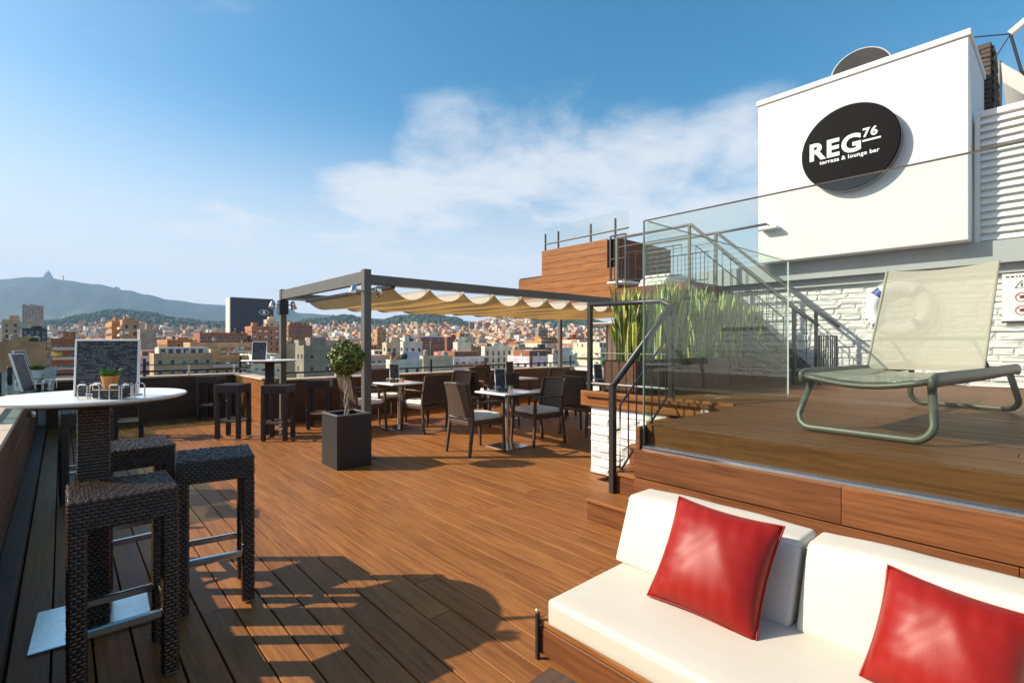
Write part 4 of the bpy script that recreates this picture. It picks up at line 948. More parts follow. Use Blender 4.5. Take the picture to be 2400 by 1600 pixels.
# ------------------------------------------------------------------ dining tables and chairs
def make_table(label):
    t = thing('dining_table', label, 'table', (0, 0, 0), 0, 'square dining tables'); h_ = .735; s = .31
    MB().cbox(-s, s, -s, s, h_ - .022, h_, .004).build('table_top', M['white'], t); MB().box(-s + .05, s - .05, -s + .05, s - .05, h_ - .04, h_ - .0225).build('under_plate', M['black'], t)
    MB().tube((0, 0, .01), (0, 0, h_ - .041), .034, 16).build('column', M['steel'], t); MB().cbox(-.21, .21, -.21, .21, 0, .012, .003).build('base_plate', M['steel'], t); return t
def make_chair(label):      # faces +X
    t = thing('rattan_chair', label, 'chair', (0, 0, 0), 0, 'woven rattan armchairs'); m = M['rattanc']
    for s in (-1, 1):
        MB().ring_tube([(-.29, s * .245, 0), (-.235, s * .235, .42), (-.245, s * .23, .6), (-.30, s * .225, .87)], [.017, .022, .02, .016], 4, sq=(1.2, 1.2)).build('leg', m, t)
        MB().ring_tube([(.265, s * .25, 0), (.24, s * .245, .42), (.235, s * .25, .63)], [.015, .022, .018], 4, sq=(1.2, 1.2)).build('leg', m, t)
        MB().ring_tube([(-.25, s * .24, .64), (-.05, s * .262, .655), (.16, s * .262, .65), (.25, s * .255, .63)], .02, 6, sq=(1.35, .7)).build('armrest', m, t, smooth=True)
    MB().cbox(-.25, .255, -.235, .235, .36, .425, .012).build('seat_frame', m, t)
    soft_slab('cushion', t, .44, .46, .065, M['seatwhite'], (.005, 0, .458), (0, 0, 0), .022, .008)
    n1, n2 = 10, 10; mb = MB()
    for sd_ in (0, 1):
        for i_ in range(n1 + 1):
            for j in range(n2 + 1):
                u, v = i_ / n1, j / n2; z = .47 + .39 * u
                mb.v.append((-.235 - .075 * u ** 1.2 - .03 * math.sin(math.pi * v) - .022 * sd_, -.225 + .45 * v, z + .012 * math.sin(math.pi * v) * u))
    K = (n1 + 1) * (n2 + 1); g = lambda s, a, b: s * K + a * (n2 + 1) + b
    for i_ in range(n1):
        for j in range(n2):
            mb.f.append((g(0, i_, j), g(0, i_, j + 1), g(0, i_ + 1, j + 1), g(0, i_ + 1, j))); mb.f.append((g(1, i_, j), g(1, i_ + 1, j), g(1, i_ + 1, j + 1), g(1, i_, j + 1))); mb.m += [0, 0]
    for j in range(n2): mb.f += [(g(0, n1, j), g(0, n1, j + 1), g(1, n1, j + 1), g(1, n1, j)), (g(0, 0, j + 1), g(0, 0, j), g(1, 0, j), g(1, 0, j + 1))]; mb.m += [0, 0]
    for i_ in range(n1): mb.f += [(g(0, i_, 0), g(0, i_ + 1, 0), g(1, i_ + 1, 0), g(1, i_, 0)), (g(0, i_ + 1, n2), g(0, i_, n2), g(1, i_, n2), g(1, i_ + 1, n2))]; mb.m += [0, 0]
    mb.build('backrest', M['rattanw'], t, smooth=False)
    MB().ring_tube([(-.318 - .03 * math.sin(math.pi * q / 8), -.235 + .47 * q / 8, .868 + .012 * math.sin(math.pi * q / 8)) for q in range(9)], .02, 6).build('top_rail', m, t, smooth=True)
    MB().tube((-.25, -.22, .45), (-.25, .22, .45), .016, 6).build('lower_rail', m, t); return t
def weave_mat():
    m, t, bs, N, L = newmat('woven_rattan_back'); tc = N('ShaderNodeTexCoord'); mp = N('ShaderNodeMapping'); mp.inputs['Rotation'].default_value = (R(45), 0, 0); L(tc.outputs['Object'], mp.inputs[0])
    ck = N('ShaderNodeTexBrick'); sp = N('ShaderNodeSeparateXYZ'); L(mp.outputs[0], sp.inputs[0]); cb = N('ShaderNodeCombineXYZ'); L(sp.outputs[1], cb.inputs[0]); L(sp.outputs[2], cb.inputs[1]); L(cb.outputs[0], ck.inputs['Vector'])
    ck.inputs['Scale'].default_value = 22; ck.inputs['Mortar Size'].default_value = .11; ck.inputs['Mortar Smooth'].default_value = .8; ck.inputs['Color1'].default_value = (.23, .14, .083, 1); ck.inputs['Color2'].default_value = (.13, .078, .046, 1); ck.inputs['Mortar'].default_value = (.018, .011, .007, 1)
    L(ck.outputs['Color'], bs.inputs['Base Color']); bs.inputs['Roughness'].default_value = .45; iv = N('ShaderNodeMath'); iv.operation = 'SUBTRACT'; iv.inputs[0].default_value = 1; L(ck.outputs['Fac'], iv.inputs[1]); bump(t, bs, iv.outputs[0], .7, .006); return m
M['rattanc'] = simple('brown_rattan_frame', (.085, .052, .032), .42, 0, .5, 30, .3, 160)
M['rattanw'] = weave_mat()
ctr = make_chair('woven rattan armchair in the sun, its back to the topiary planter'); ctr.location = (3.93, 5.06, 0)
D1 = make_table('square white dining table with menu and herb nearest the white stone wall'); D1.location = (4.42, 5.02, 0)
GC = 'woven rattan armchairs'
for loc, rz, lab in [
    ((4.90, 4.93, 0), 180 - 6, 'woven rattan armchair across the nearest dining table from the sunlit one'),
    ((5.95, 4.98, 0), 4, 'woven rattan armchair with its back to the nearest dining table'),
    ((4.26, 6.80, 0), 96, 'woven rattan armchair turned away, in front of the table by the pergola post'),
    ((3.52, 7.42, 0), 3, 'woven rattan armchair behind the topiary trunk, facing the dining tables'),
    ((4.93, 7.10, 0), 185, 'woven rattan armchair right of the table by the pergola post'),
    ((4.25, 8.05, 0), -92, 'woven rattan armchair facing the terrace from the back parapet near the pergola post'),
    ((5.55, 6.45, 0), 60, 'woven rattan armchair angled toward the middle dining table'),
    ((5.62, 7.05, 0), -2, 'woven rattan armchair left of the middle dining table'),
    ((6.85, 6.62, 0), 178, 'woven rattan armchair right of the middle dining table'),
    ((6.2, 7.6, 0), -90, 'woven rattan armchair behind the middle dining table'),
    ((7.1, 5.95, 0), 20, 'woven rattan armchair facing the dining table by the white kiosk'),
    ((8.4, 6.0, 0), 175, 'woven rattan armchair between the kiosk and its dining table'),
    ((6.9, 8.3, 0), -80, 'woven rattan armchair by the back parapet railing toward the kiosk'),
    ((7.15, 5.0, 0), 180, 'woven rattan armchair behind the low white stone wall')]:
    dup(ctr, loc, R(rz), lab, GC)
for loc, rz, lab in [((4.1, 7.32, 0), 3, 'square white dining table by the pergola post'), ((6.22, 6.85, 0), -2, 'square white dining table in the middle under the awning'),
                     ((7.8, 6.1, 0), 4, 'square white dining table near the white kiosk'), ((6.55, 5.05, 0), 2, 'square white dining table half hidden by the low stone wall')]:
    dup(D1, loc, R(rz), lab, 'square dining tables')
ZD = .736
for (x, y), nm in (((4.42, 5.02), 'on the nearest dining table'), ((4.1, 7.32), 'on the dining table by the pergola post'), ((6.22, 6.85), 'on the middle dining table'), ((6.55, 5.05), 'on the dining table behind the stone wall')):
    menu_board((x - .04, y + .08, ZD), -A + R(25), 'grey printed menu card ' + nm, .14, .29, 8); herb_pot((x + .05, y - .02, ZD), 'green herb in a small pot ' + nm, .9)
    caddy((x - .1, y - .03, ZD), -A, 'wire cutlery caddy ' + nm)

# ================================================================== the city
GZ = -27.0
def interp(t, x):
    if x <= t[0][0]: return t[0][1]
    for (a, ya), (b, yb) in zip(t, t[1:]):
        if x <= b:
            s = (x - a) / (b - a); s = s * s * (3 - 2 * s); return ya + (yb - ya) * s
    return t[-1][1]
YM = [(-900, 768), (-100, 762), (60, 757), (130, 752), (200, 738), (270, 727), (340, 733), (420, 748), (500, 756), (600, 759), (680, 757), (740, 748), (810, 740), (860, 748), (890, 752), (940, 742), (1003, 734), (1060, 745), (1105, 758), (1130, 756), (1160, 748), (1258, 738), (1310, 741), (1360, 747), (1450, 761), (1600, 765), (3300, 768)]
YF = [(-900, 690), (-200, 662), (0, 655), (60, 650), (110, 650), (150, 657), (220, 666), (300, 681), (340, 690), (400, 703), (480, 713), (560, 717), (640, 718), (676, 722), (700, 734), (730, 735), (760, 738), (810, 742), (850, 746), (1000, 752), (1400, 760), (3300, 766)]
D0, DM, DV, DF = 700., 2400., 3300., 5600.
def sm(t): t = max(0, min(1, t)); return t * t * (3 - 2 * t)
def hnoise(x, d): return math.sin(x * .021 + d * .0031) * .5 + math.sin(x * .047 - d * .0057 + 2) * .3 + math.sin(x * .013 * 7 + d * .011) * .2
def ground(x, d):
    zm = H + (CY - interp(YM, x)) / F * DM; zf = H + (CY - interp(YF, x)) / F * DF
    if d < D0: return GZ
    if d < DM: t = (d - D0) / (DM - D0); return GZ + (zm - GZ) * (t * .45 + sm(t) * .55) + 2.5 * hnoise(x, d) * t * (1 - t) * 4
    if d < DV: t = sm((d - DM) / (DV - DM)); return zm + (zm * .55 - zm) * t
    if d < DF: t = (d - DV) / (DF - DV); return zm * .55 + (zf - zm * .55) * (.35 * t + .65 * sm(t)) + 14 * hnoise(x * 1.7, d) * t * (1 - t) * 4
    t = sm((d - DF) / 560); return zf * (1 - t) + (GZ - 4) * t
ds = [60, 200, 450, 700] + [700 + 100 * k for k in range(1, 18)] + [2400 + 150 * k for k in range(1, 7)] + [3300 + 115 * k for k in range(1, 21)] + [5750, 5950, 6150]
xs = [-420 + 12 * k for k in range(0, 185)] + [1800 + 60 * k for k in range(0, 14)]
tv = []; tf = []
for d in ds:
    for x in xs:
        p = at_d(x, 0, d); tv.append((p.x, p.y, ground(x, d) + (3.5 * random.random() if d > 2300 else 0)))
nx_ = len(xs)
for a in range(len(ds) - 1):
    for b in range(nx_ - 1): tf.append((a * nx_ + b, a * nx_ + b + 1, (a + 1) * nx_ + b + 1, (a + 1) * nx_ + b))
me = bpy.data.meshes.new('hills'); me.from_pydata(tv, [], tf); me.materials.append(M['forest']); me.polygons.foreach_set('use_smooth', [True] * len(tf)); me.update()
hl = link('hills', me); hl['kind'] = 'structure'
struct('ground', MB().box(-2400, 8100, -2400, 8100, GZ - 3, GZ - .15), M['ground'])

WALLC = {'cream': (.68, .54, .36), 'beige': (.58, .38, .2), 'white': (.78, .715, .61), 'ochre': (.6, .28, .085), 'brick brown': (.36, .145, .065), 'grey': (.37, .32, .255), 'pink': (.52, .32, .22), 'tan': (.52, .3, .135)}
_b = bmesh.new(); bmesh.ops.create_icosphere(_b, subdivisions=1, radius=1); iv0 = [v.co.copy() for v in _b.verts]; if0 = [tuple(v.index for v in f.verts) for f in _b.faces]; _b.free()
win_mesh = MB().box(-.5, .5, -.06, .0, 0, 1, 1).box(-.42, .42, -.075, -.061, .06, .94, 0).mesh('window', [M['winglass'], M['winframe']])
rc_ = random.Random(21)
def add_windows(b, w_, dpt, h0, h1, single, rs, fac=.55):
    # facade grid on the two faces that look toward the terrace (-Y and -X)
    rest = MB(); bal = MB(); fl = 3.0
    sty = {f: (rs.uniform(2.1, 3.0), rs.uniform(.9, 1.3), rs.uniform(1.2, 2.0), rs.random() < .38, rs.random() < .2) for f in 'yx'}
    z = h1 - 2.5
    while z > max(h0, h1 - 17):
        for face, ln in (('y', w_), ('x', dpt)):
            pitch, ww, hh, balc, blank = sty[face]
            if blank and not single: continue
            k = max(1, int(ln / pitch)); z0 = z - (.55 if hh > 1.6 else 0)
            Rz = 0 if face == 'y' else R(-90)
            for q in range(k):
                c = (q + .5) * ln / k
                loc = (c, 0, z0) if face == 'y' else (0, c, z0)
                if rs.random() < .08: continue
                if single: link('window', win_mesh, b, loc, (0, 0, Rz), (ww, 1, hh)); continue
                Mx = Matrix.Translation(loc) @ Matrix.Rotation(Rz, 4, 'Z'); r = rs.random()
                rest.box(-ww / 2 - .12, ww / 2 + .12, -.05, 0, -.1, hh + .1, 1, Mx); 
                if r < .3: rest.box(-ww / 2, ww / 2, -.09, -.051, hh * rs.uniform(.25, .7), hh, 2, Mx)
                rest.box(-ww / 2, ww / 2, -.075, -.051, 0, hh * .99, 0, Mx)
            if balc:
                Mx = Matrix.Translation((0, 0, z0)) @ Matrix.Rotation(Rz, 4, 'Z') if face == 'y' else Matrix.Rotation(R(-90), 4, 'Z')
                if face == 'y': bal.box(.3, ln - .3, -1.0, -.02, z0 - .2, z0 - .05).box(.3, ln - .3, -1.0, -.94, z0 - .049, z0 + .75)
                else: bal.box(-1.0, -.02, .3, ln - .3, z0 - .2, z0 - .05).box(-1.0, -.94, .3, ln - .3, z0 - .049, z0 + .75)
        z -= fl
    if rest.v: o = rest.build('window_rows', [M['winglass'], M['winframe'], rs.choice((M['winframe'], M['awning_g'], M['rooftile'], M['potwhite']))], b); o['kind'] = 'stuff'
    if bal.v: o = bal.build('balcony_rows', rs.choice((M['winframe'], M['citywall'], M['citywall'], M['greymetal'])), b); o['kind'] = 'stuff'; o.color = (*WALLC[rs.choice(list(WALLC))], 1)
def building(p, w_, dpt, ztop, zbase, colname, label, single, rs, roof='flat', group='city apartment blocks', name='apartment_block', windows=True, extras=True, jitter=True):
    t = thing(name, label, 'building', (p.x, p.y, zbase), 0, group); h_ = ztop - zbase; c = WALLC[colname] if isinstance(colname, str) else colname
    col = tuple(min(1, max(.01, q * (rs.uniform(.82, 1.15) if jitter else 1))) for q in c)
    o = MB().box(0, w_, 0, dpt, 0, h_).build('wall', M['citywall'], t); o.color = (*col, 1)
    if roof == 'flat':
        m = MB(); pw = .3; ph = .9
        m.box(-.05, w_ + .05, -.05, pw, h_ + .002, h_ + ph).box(-.05, pw, pw + .001, dpt + .05, h_ + .002, h_ + ph).box(w_ - pw, w_ + .05, pw + .001, dpt + .05, h_ + .002, h_ + ph).box(pw + .001, w_ - pw - .001, dpt - pw, dpt + .05, h_ + .002, h_ + ph)
        q = m.build('roof_parapet', M['citywall'], t); q.color = (*[min(1, v * 1.1) for v in col], 1)
        MB().box(pw, w_ - pw, pw, dpt - pw, h_ + .003, h_ + .12).build('roof', M['rooftile'] if rs.random() < .4 else M['roofgrey'], t)
    elif roof == 'gable':
        e = .4; g = h_ + min(w_, dpt) * .22
        if w_ > dpt: V = [(-e, -e, h_), (w_ + e, -e, h_), (w_ + e, dpt + e, h_), (-e, dpt + e, h_), (-e, dpt / 2, g), (w_ + e, dpt / 2, g)]; Fs = [(0, 1, 5, 4), (2, 3, 4, 5), (0, 4, 3), (1, 2, 5), (3, 2, 1, 0)]
        else: V = [(-e, -e, h_), (w_ + e, -e, h_), (w_ + e, dpt + e, h_), (-e, dpt + e, h_), (w_ / 2, -e, g), (w_ / 2, dpt + e, g)]; Fs = [(0, 4, 5, 3), (1, 2, 5, 4), (0, 1, 4), (2, 3, 5), (3, 2, 1, 0)]
        MB().add(V, Fs).build('roof', M['rooftile'], t)
    elif roof == 'hip':
        g = h_ + min(w_, dpt) * .3; MB().add([(-.4, -.4, h_), (w_ + .4, -.4, h_), (w_ + .4, dpt + .4, h_), (-.4, dpt + .4, h_), (w_ / 2, dpt / 2, g)], [(0, 1, 4), (1, 2, 4), (2, 3, 4), (3, 0, 4), (3, 2, 1, 0)]).build('roof', M['slate'], t)
    if windows: add_windows(t, w_, dpt, 0, h_, single, rs)
    if extras and roof == 'flat':
        if rs.random() < .8:
            a, b = rs.uniform(.1, .5) * w_, rs.uniform(.1, .5) * dpt; s1, s2, s3 = rs.uniform(2.5, min(5, w_ * .5 + 1)), rs.uniform(2.5, min(5, dpt * .5 + 1)), rs.uniform(2, 3.2)
            q = MB().box(a, min(w_ - .4, a + s1), b, min(dpt - .4, b + s2), h_ + .1, h_ + s3).build('stair_house', M['citywall'], t); q.color = (*[min(1, v * rs.uniform(.9, 1.25)) for v in col], 1)
        if rs.random() < .5 and w_ > 6 and dpt > 6:
            a = rs.uniform(1, 2.2); q = MB().box(a, w_ - rs.uniform(.5, 2), a, dpt - .5, h_ + .1, h_ + 2.7).build('penthouse', M['citywall'], t); q.color = (*WALLC[rs.choice(list(WALLC))], 1)
            m = MB()
            for k in range(int((w_ - 3) / 2)): m.box(a + .5 + k * 2, a + 1.7 + k * 2, a - .05, a - .002, h_ + .5, h_ + 2.2)
            if m.v: o = m.build('window_rows', M['winglass'], t); o['kind'] = 'stuff'
        for k in range(rs.randint(0, 2)):
            a, b = rs.uniform(1, w_ - 1), rs.uniform(1, dpt - 1); MB().lathe([(0, 0), (.6, 0), (.65, .1), (.65, 1.2), (.3, 1.5), (0, 1.5)], 10).build('water_tank', rs.choice((M['winframe'], M['greymetal'], M['roofgrey'])), t, (a, b, h_ + rs.uniform(.5, 1.5)))
        if rs.random() < .4:
            a, b = rs.uniform(1, w_ - 1), rs.uniform(1, dpt - 1); m = MB()
            for k in range(8): an = rs.uniform(0, 6.28); r0 = rs.uniform(.2, .9); m.add([Vector((a + math.cos(an) * r0 + v.x * .6, b + math.sin(an) * r0 + v.y * .6, h_ + 1.0 + rs.uniform(0, .8) + v.z * .6)) for v in iv0], if0)
            m.build('roof_garden', M['tree'], t)
        for k in range(rs.randint(1, 5)):
            a, b = rs.uniform(.6, w_ - .6), rs.uniform(.6, dpt - .6); q = MB().box(a - .3, a + .3, b - .3, b + .3, h_ + .1, h_ + rs.uniform(1, 2)).build('chimney', M['citywall'], t); q.color = (*WALLC[rs.choice(('white', 'ochre', 'brick brown', 'cream'))], 1)
        if rs.random() < .45:
            a, b = rs.uniform(.6, w_ - .6), rs.uniform(.6, dpt - .6); hh = rs.uniform(2.5, 5); m = MB().tube((a, b, h_), (a, b, h_ + hh), .05, 5)
            for k in range(4): m.tube((a - .5 + .08 * k, b, h_ + hh - .25 * k), (a + .5 - .08 * k, b, h_ + hh - .25 * k), .03, 4)
            m.build('aerial', M['steel'], t)
    return t
def by_px(xl, xm, xr, ytop, d):
    """a block whose near corner stands at column xm, depth d; its -X face runs back to column xl and its -Y face to column xr"""
    c = at_d(xm, ytop, d)
    def solve(x, ax):
        k = (x - CX) / F; l0 = (xm - CX) / F * d; la, da = RT.dot(ax), FW.dot(ax); return (k * d - l0) / (la - k * da)
    dpt = solve(xl, Vector((0, 1, 0))); w_ = solve(xr, Vector((1, 0, 0))); return c, max(2, w_), max(2, dpt), c.z
HERO = [
    # xl, xm, xr, ytop, depth, colour, roof, single windows, label, group
    (36, 52, 102, 716, 620, 'grey', 'flat', False, 'grey slab tower standing below the church mountain'),
    (-60, 5, 46, 752, 120, 'beige', 'flat', True, 'beige flats at the left edge of the skyline beside a dark glass block'),
    (44, 52, 110, 772, 150, (.03, .035, .045), 'flat', False, 'dark blue glass office block left of the menu board'),
    (-80, -10, 108, 808, 62, 'tan', 'flat', False, 'low tan wall and roof behind the glass shelf'),
    (88, 120, 186, 800, 70, 'brick brown', 'flat', True, 'orange brick flats with a yellow awning behind the menu board'),
    (130, 140, 190, 786, 140, 'cream', 'flat', True, 'cream flats with rows of small windows above the brick flats'),
    (195, 262, 282, 757, 100, 'ochre', 'flat', True, 'sandy gabled block rising right above the menu board'),
    (281, 287, 326, 753, 96, 'tan', 'flat', False, 'tan blank party wall right of the menu board top'),
    (322, 328, 366, 776, 88, 'grey', 'flat', False, 'pale grey blank wall above the small far menu'),
    (368, 392, 462, 800, 105, 'ochre', 'flat', True, 'ochre low block left of the awning terraces'),
    (455, 468, 580, 783, 112, 'brick brown', 'flat', True, 'long brown penthouse block under the navy billboard'),
    (430, 446, 592, 808, 84, 'beige', 'flat', True, 'beige terraced flats with a green awning behind the bar stools'),
    (574, 590, 655, 768, 118, (.5, .2, .09), 'flat', True, 'orange roofed block beside the pergola corner post'),
    (618, 626, 648, 752, 128, 'cream', 'flat', False, 'cream stair tower in front of the navy billboard'),
    (655, 664, 692, 812, 58, 'cream', 'flat', False, 'cream stepped party wall behind the far bar table'),
    (668, 676, 732, 765, 135, 'brick brown', 'flat', True, 'brown brick block seen below the awning edge'),
    (695, 712, 784, 818, 56, (.3, .28, .2), 'flat', True, 'grey green flats with square windows behind the topiary'),
    (690, 700, 796, 802, 90, 'grey', 'flat', True, 'grey roof terrace block above the square windowed flats'),
    (873, 884, 905, 775, 130, 'tan', 'flat', False, 'tan narrow block right of the pergola post'),
    (896, 906, 942, 808, 92, 'cream', 'flat', True, 'yellowish cream block with a flat canopy right of the pergola post'),
    (938, 945, 990, 806, 78, 'white', 'flat', True, 'white flats with two rows of square windows'),
    (978, 986, 1042, 790, 118, (.3, .11, .06), 'hip', True, 'red brick house with a blue slate pyramid roof'),
    (1040, 1048, 1078, 793, 125, (.3, .11, .06), 'flat', False, 'red brick wing beside the blue slate roof'),
    (1062, 1072, 1104, 806, 105, 'white', 'flat', True, 'white terrace block right of the red brick house'),
    (1128, 1136, 1200, 816, 96, 'white', 'flat', True, 'white flat roofed flats behind the middle dining tables'),
    (1198, 1206, 1246, 818, 104, 'grey', 'flat', True, 'grey brown block beside the white flats'),
    (1240, 1248, 1292, 820, 110, (.05, .07, .06), 'flat', False, 'dark green roof plant screen beyond the railing'),
    (1288, 1296, 1352, 838, 66, 'white', 'flat', False, 'white blank rooftop box beyond the back railing'),
    (1318, 1330, 1376, 795, 130, 'brick brown', 'flat', True, 'brown and white block behind the right pergola post'),
    (1344, 1352, 1412, 808, 100, 'white', 'flat', True, 'white stepped block left of the kiosk'),
    (985, 992, 1062, 842, 60, 'cream', 'flat', False, 'cream low roof with a red brick parapet beyond the railing'),
    (905, 915, 990, 852, 52, 'white', 'flat', True, 'white low block just beyond the back railing'),
    (1255, 1262, 1284, 770, 420, 'grey', 'flat', False, 'grey tower block on the far built up slope'),
    (1098, 1101, 1112, 756, 1500, 'brick brown', 'flat', False, 'reddish slab tower on the saddle between the hills'),
    (1116, 1119, 1130, 755, 1500, 'pink', 'flat', False, 'pink slab tower on the saddle between the hills'),
    (1134, 1137, 1150, 756, 1500, 'brick brown', 'flat', False, 'brown slab tower on the saddle below the hillside houses'),
]
HS = 2.2
for k, (xl, xm, xr, yt, d, col, rf, single, lab) in enumerate(HERO):
    d = d * HS if d < 400 else d; single = single and d < 175
    c, w_, dp, zt = by_px(xl, xm, xr, yt, d); zb = ground(xm, d) - 1
    dp = min(dp, 40)
    b = building(c, w_, dp, zt, zb, col, lab, single, random.Random(100 + k), rf, None, 'apartment_block', jitter=False)
    del_ = None
    if 'yellow awning' in lab: MB().add([(0, -2, zt - zb - 4.4), (w_ * .4, -2, zt - zb - 4.4), (w_ * .4, 0, zt - zb - 2.9), (0, 0, zt - zb - 2.9)], [(0, 1, 2, 3)]).build('awning', M['awning_y'], b)
    if 'green awning' in lab:
        for q, mt_ in enumerate((M['awning_g'], M['awning_o'], M['awning_o'])): MB().add([(2 + q * 8, -2.4, zt - zb - 2.2), (7 + q * 8, -2.4, zt - zb - 2.2), (7 + q * 8, 0, zt - zb - .9), (2 + q * 8, 0, zt - zb - .9)], [(0, 1, 2, 3)]).build('awning', mt_, b)
        MB().box(.1, w_ - .1, -1.5, -.05, zt - zb - 3.2, zt - zb - 3.0).box(.1, w_ - .1, -1.5, -1.4, zt - zb - 2.99, zt - zb - 2.1).build('balcony', M['winframe'], b)
    if 'canopy' in lab or 'penthouse' in lab: MB().box(.2, w_ - .2, -1.3, -.03, zt - zb - 3.1, zt - zb - 2.9).build('balcony', M['winframe'], b)
# navy billboard building with the eye shaped logo
c, w_, dp, zt = by_px(531, 540, 641, 697, 340); zb = GZ - 1
bb = thing('billboard_block', 'navy blue tower wall with a white oval logo', 'building', (c.x, c.y, zb))
MB().box(0, w_, 0, dp, 0, zt - zb).build('wall', M['navy'], bb); MB().box(-.6, .0 - .01, -.6, dp, 0, zt - zb + .2).build('side_wall', M['winframe'], bb); MB().box(0, w_, -.3, dp, zt - zb + .01, zt - zb + .4).build('coping', M['greyplaster'], bb)
m = MB(); lx, lz = w_ * .77, zt - zb - 9.2
for s in (1, -1): m.ring_tube([(lx + 3.2 * math.cos(R(a)), -.12, lz + s * 1.7 * math.sin(R(a)) ** 1.3) for a in range(0, 181, 12)], .22, 5)
m.build('logo', M['sign_white'], bb); MB().lathe([(0, 0), (1.1, 0), (1.1, .1), (0, .1)], 16).build('logo', M['sign_white'], bb, (lx, -.02, lz), (R(90), 0, 0))
# generic blocks fill the near city; one object each
LAB = {'cream': 'cream plastered', 'beige': 'beige rendered', 'white': 'white painted', 'ochre': 'ochre washed', 'brick brown': 'brown brick', 'grey': 'grey rendered', 'pink': 'pinkish rendered', 'tan': 'tan rendered'}
LM = [(25, 'dark blue glass offices'), (75, 'grey slab tower'), (150, 'yellow awning flats'), (225, 'sandy gabled block'), (305, 'tan party wall'), (345, 'pale grey blank wall'), (415, 'ochre low block'), (490, 'brown penthouse block'), (560, 'navy billboard tower'), (610, 'orange roofed block'), (660, 'cream stepped wall'), (700, 'brown brick block'), (750, 'square windowed grey flats'), (815, 'topiary tree'), (885, 'narrow tan block'), (925, 'yellowish canopy block'), (965, 'two row white flats'), (1010, 'slate roofed brick house'), (1060, 'red brick wing'), (1090, 'white terrace block'), (1165, 'white flat roofed flats'), (1225, 'grey brown block'), (1270, 'dark green plant screen'), (1325, 'white blank rooftop box'), (1380, 'white stepped block'), (1450, 'shuttered kiosk')]
placed = []
def free(p, r):
    for q, s in placed:
        if (p.xy - q).length < (r + s) * .8: return False
    return True
for h in HERO:
    c, w_, dp, zt = by_px(*h[:4], h[4] * HS if h[4] < 400 else h[4]); placed.append((Vector((c.x + w_ / 2, c.y + min(dp, 40) / 2)), max(w_, min(dp, 40)) / 2))
n = 0; tries = 0
while n < 215 and tries < 6000:
    tries += 1
    d = 150 * math.exp(rc_.random() ** .8 * 1.95); x = rc_.uniform(-40, 1500)
    g = ground(x, d); zt = g + rc_.gauss(24.5, 2.6) if d > 250 else rc_.gauss(-4.5, 2.2)
    yt = CY - (zt - H) / d * F
    if yt > 862: continue
    if d < 260 and yt < 800: continue
    p = at_d(x, 0, d); w_, dp = rc_.uniform(8, 20), rc_.uniform(8, 18); ctr_ = Vector((p.x + w_ / 2, p.y + dp / 2)); r_ = max(w_, dp) / 2
    if not free(Vector((ctr_.x, ctr_.y, 0)), r_): continue
    placed.append((ctr_, r_)); col = rc_.choice(('cream', 'cream', 'beige', 'white', 'white', 'ochre', 'brick brown', 'grey', 'pink', 'tan')); rf = 'gable' if (rc_.random() < .3 and d > 420) else 'flat'
    if x > 850 and rc_.random() < .45: col = rc_.choice(('white', 'cream'))
    far = 'on the rising slope' if d > 480 else 'in the middle city' 
    lm = min(LM, key=lambda q: abs(q[0] - x))[1]; far = 'beyond the ' + lm
    building(p, w_, dp, zt, g - 1, col, '%s %s block %s' % (LAB[col], 'tiled gable roof' if rf == 'gable' else 'flat roofed', far), False, rc_, rf, 'city blocks ' + far, windows=d < 900, extras=d < 800); n += 1
# far houses climbing the slopes: one mass
hv = []; hf = []; hc = []
def tinted_box(p, w_, dp, z0, z1, col, rz, top):
    b = len(hv); cs, sn = math.cos(rz), math.sin(rz)
    for zz in (z0, z1):
        for a, e in ((0, 0), (w_, 0), (w_, dp), (0, dp)): hv.append((p.x + a * cs - e * sn, p.y + a * sn + e * cs, zz))
    for f, c in (((0, 1, 5, 4), col), ((1, 2, 6, 5), col), ((2, 3, 7, 6), col), ((3, 0, 4, 7), col), ((4, 5, 6, 7), top)): hf.append(tuple(b + i for i in f)); hc.append(c)
    # a dark band of windows on the two near faces
    for fr in (.35, .7):
        if z1 - z0 < 6: break
        zz = z0 + (z1 - z0) * fr; zt2 = zz + 1.3
        for k in range(max(1, int(w_ / 3.5))):
            a0 = (k + .25) * w_ / max(1, int(w_ / 3.5)); a1 = a0 + 1.5; b = len(hv)
            for a, zq in ((a0, zz), (a1, zz), (a1, zt2), (a0, zt2)): hv.append((p.x + a * cs + .15 * sn, p.y + a * sn - .15 * cs, zq))
            hf.append((b, b + 1, b + 2, b + 3)); hc.append((.03, .03, .035))
            b = len(hv)
            for a, zq in ((a1, zz), (a0, zz), (a0, zt2), (a1, zt2)):
                if a > dp: a = dp
                hv.append((p.x - a * sn - .15 * cs, p.y + a * cs - .15 * sn, zq))
            hf.append((b, b + 1, b + 2, b + 3)); hc.append((.03, .03, .035))
rf_ = random.Random(77); cnt = 0
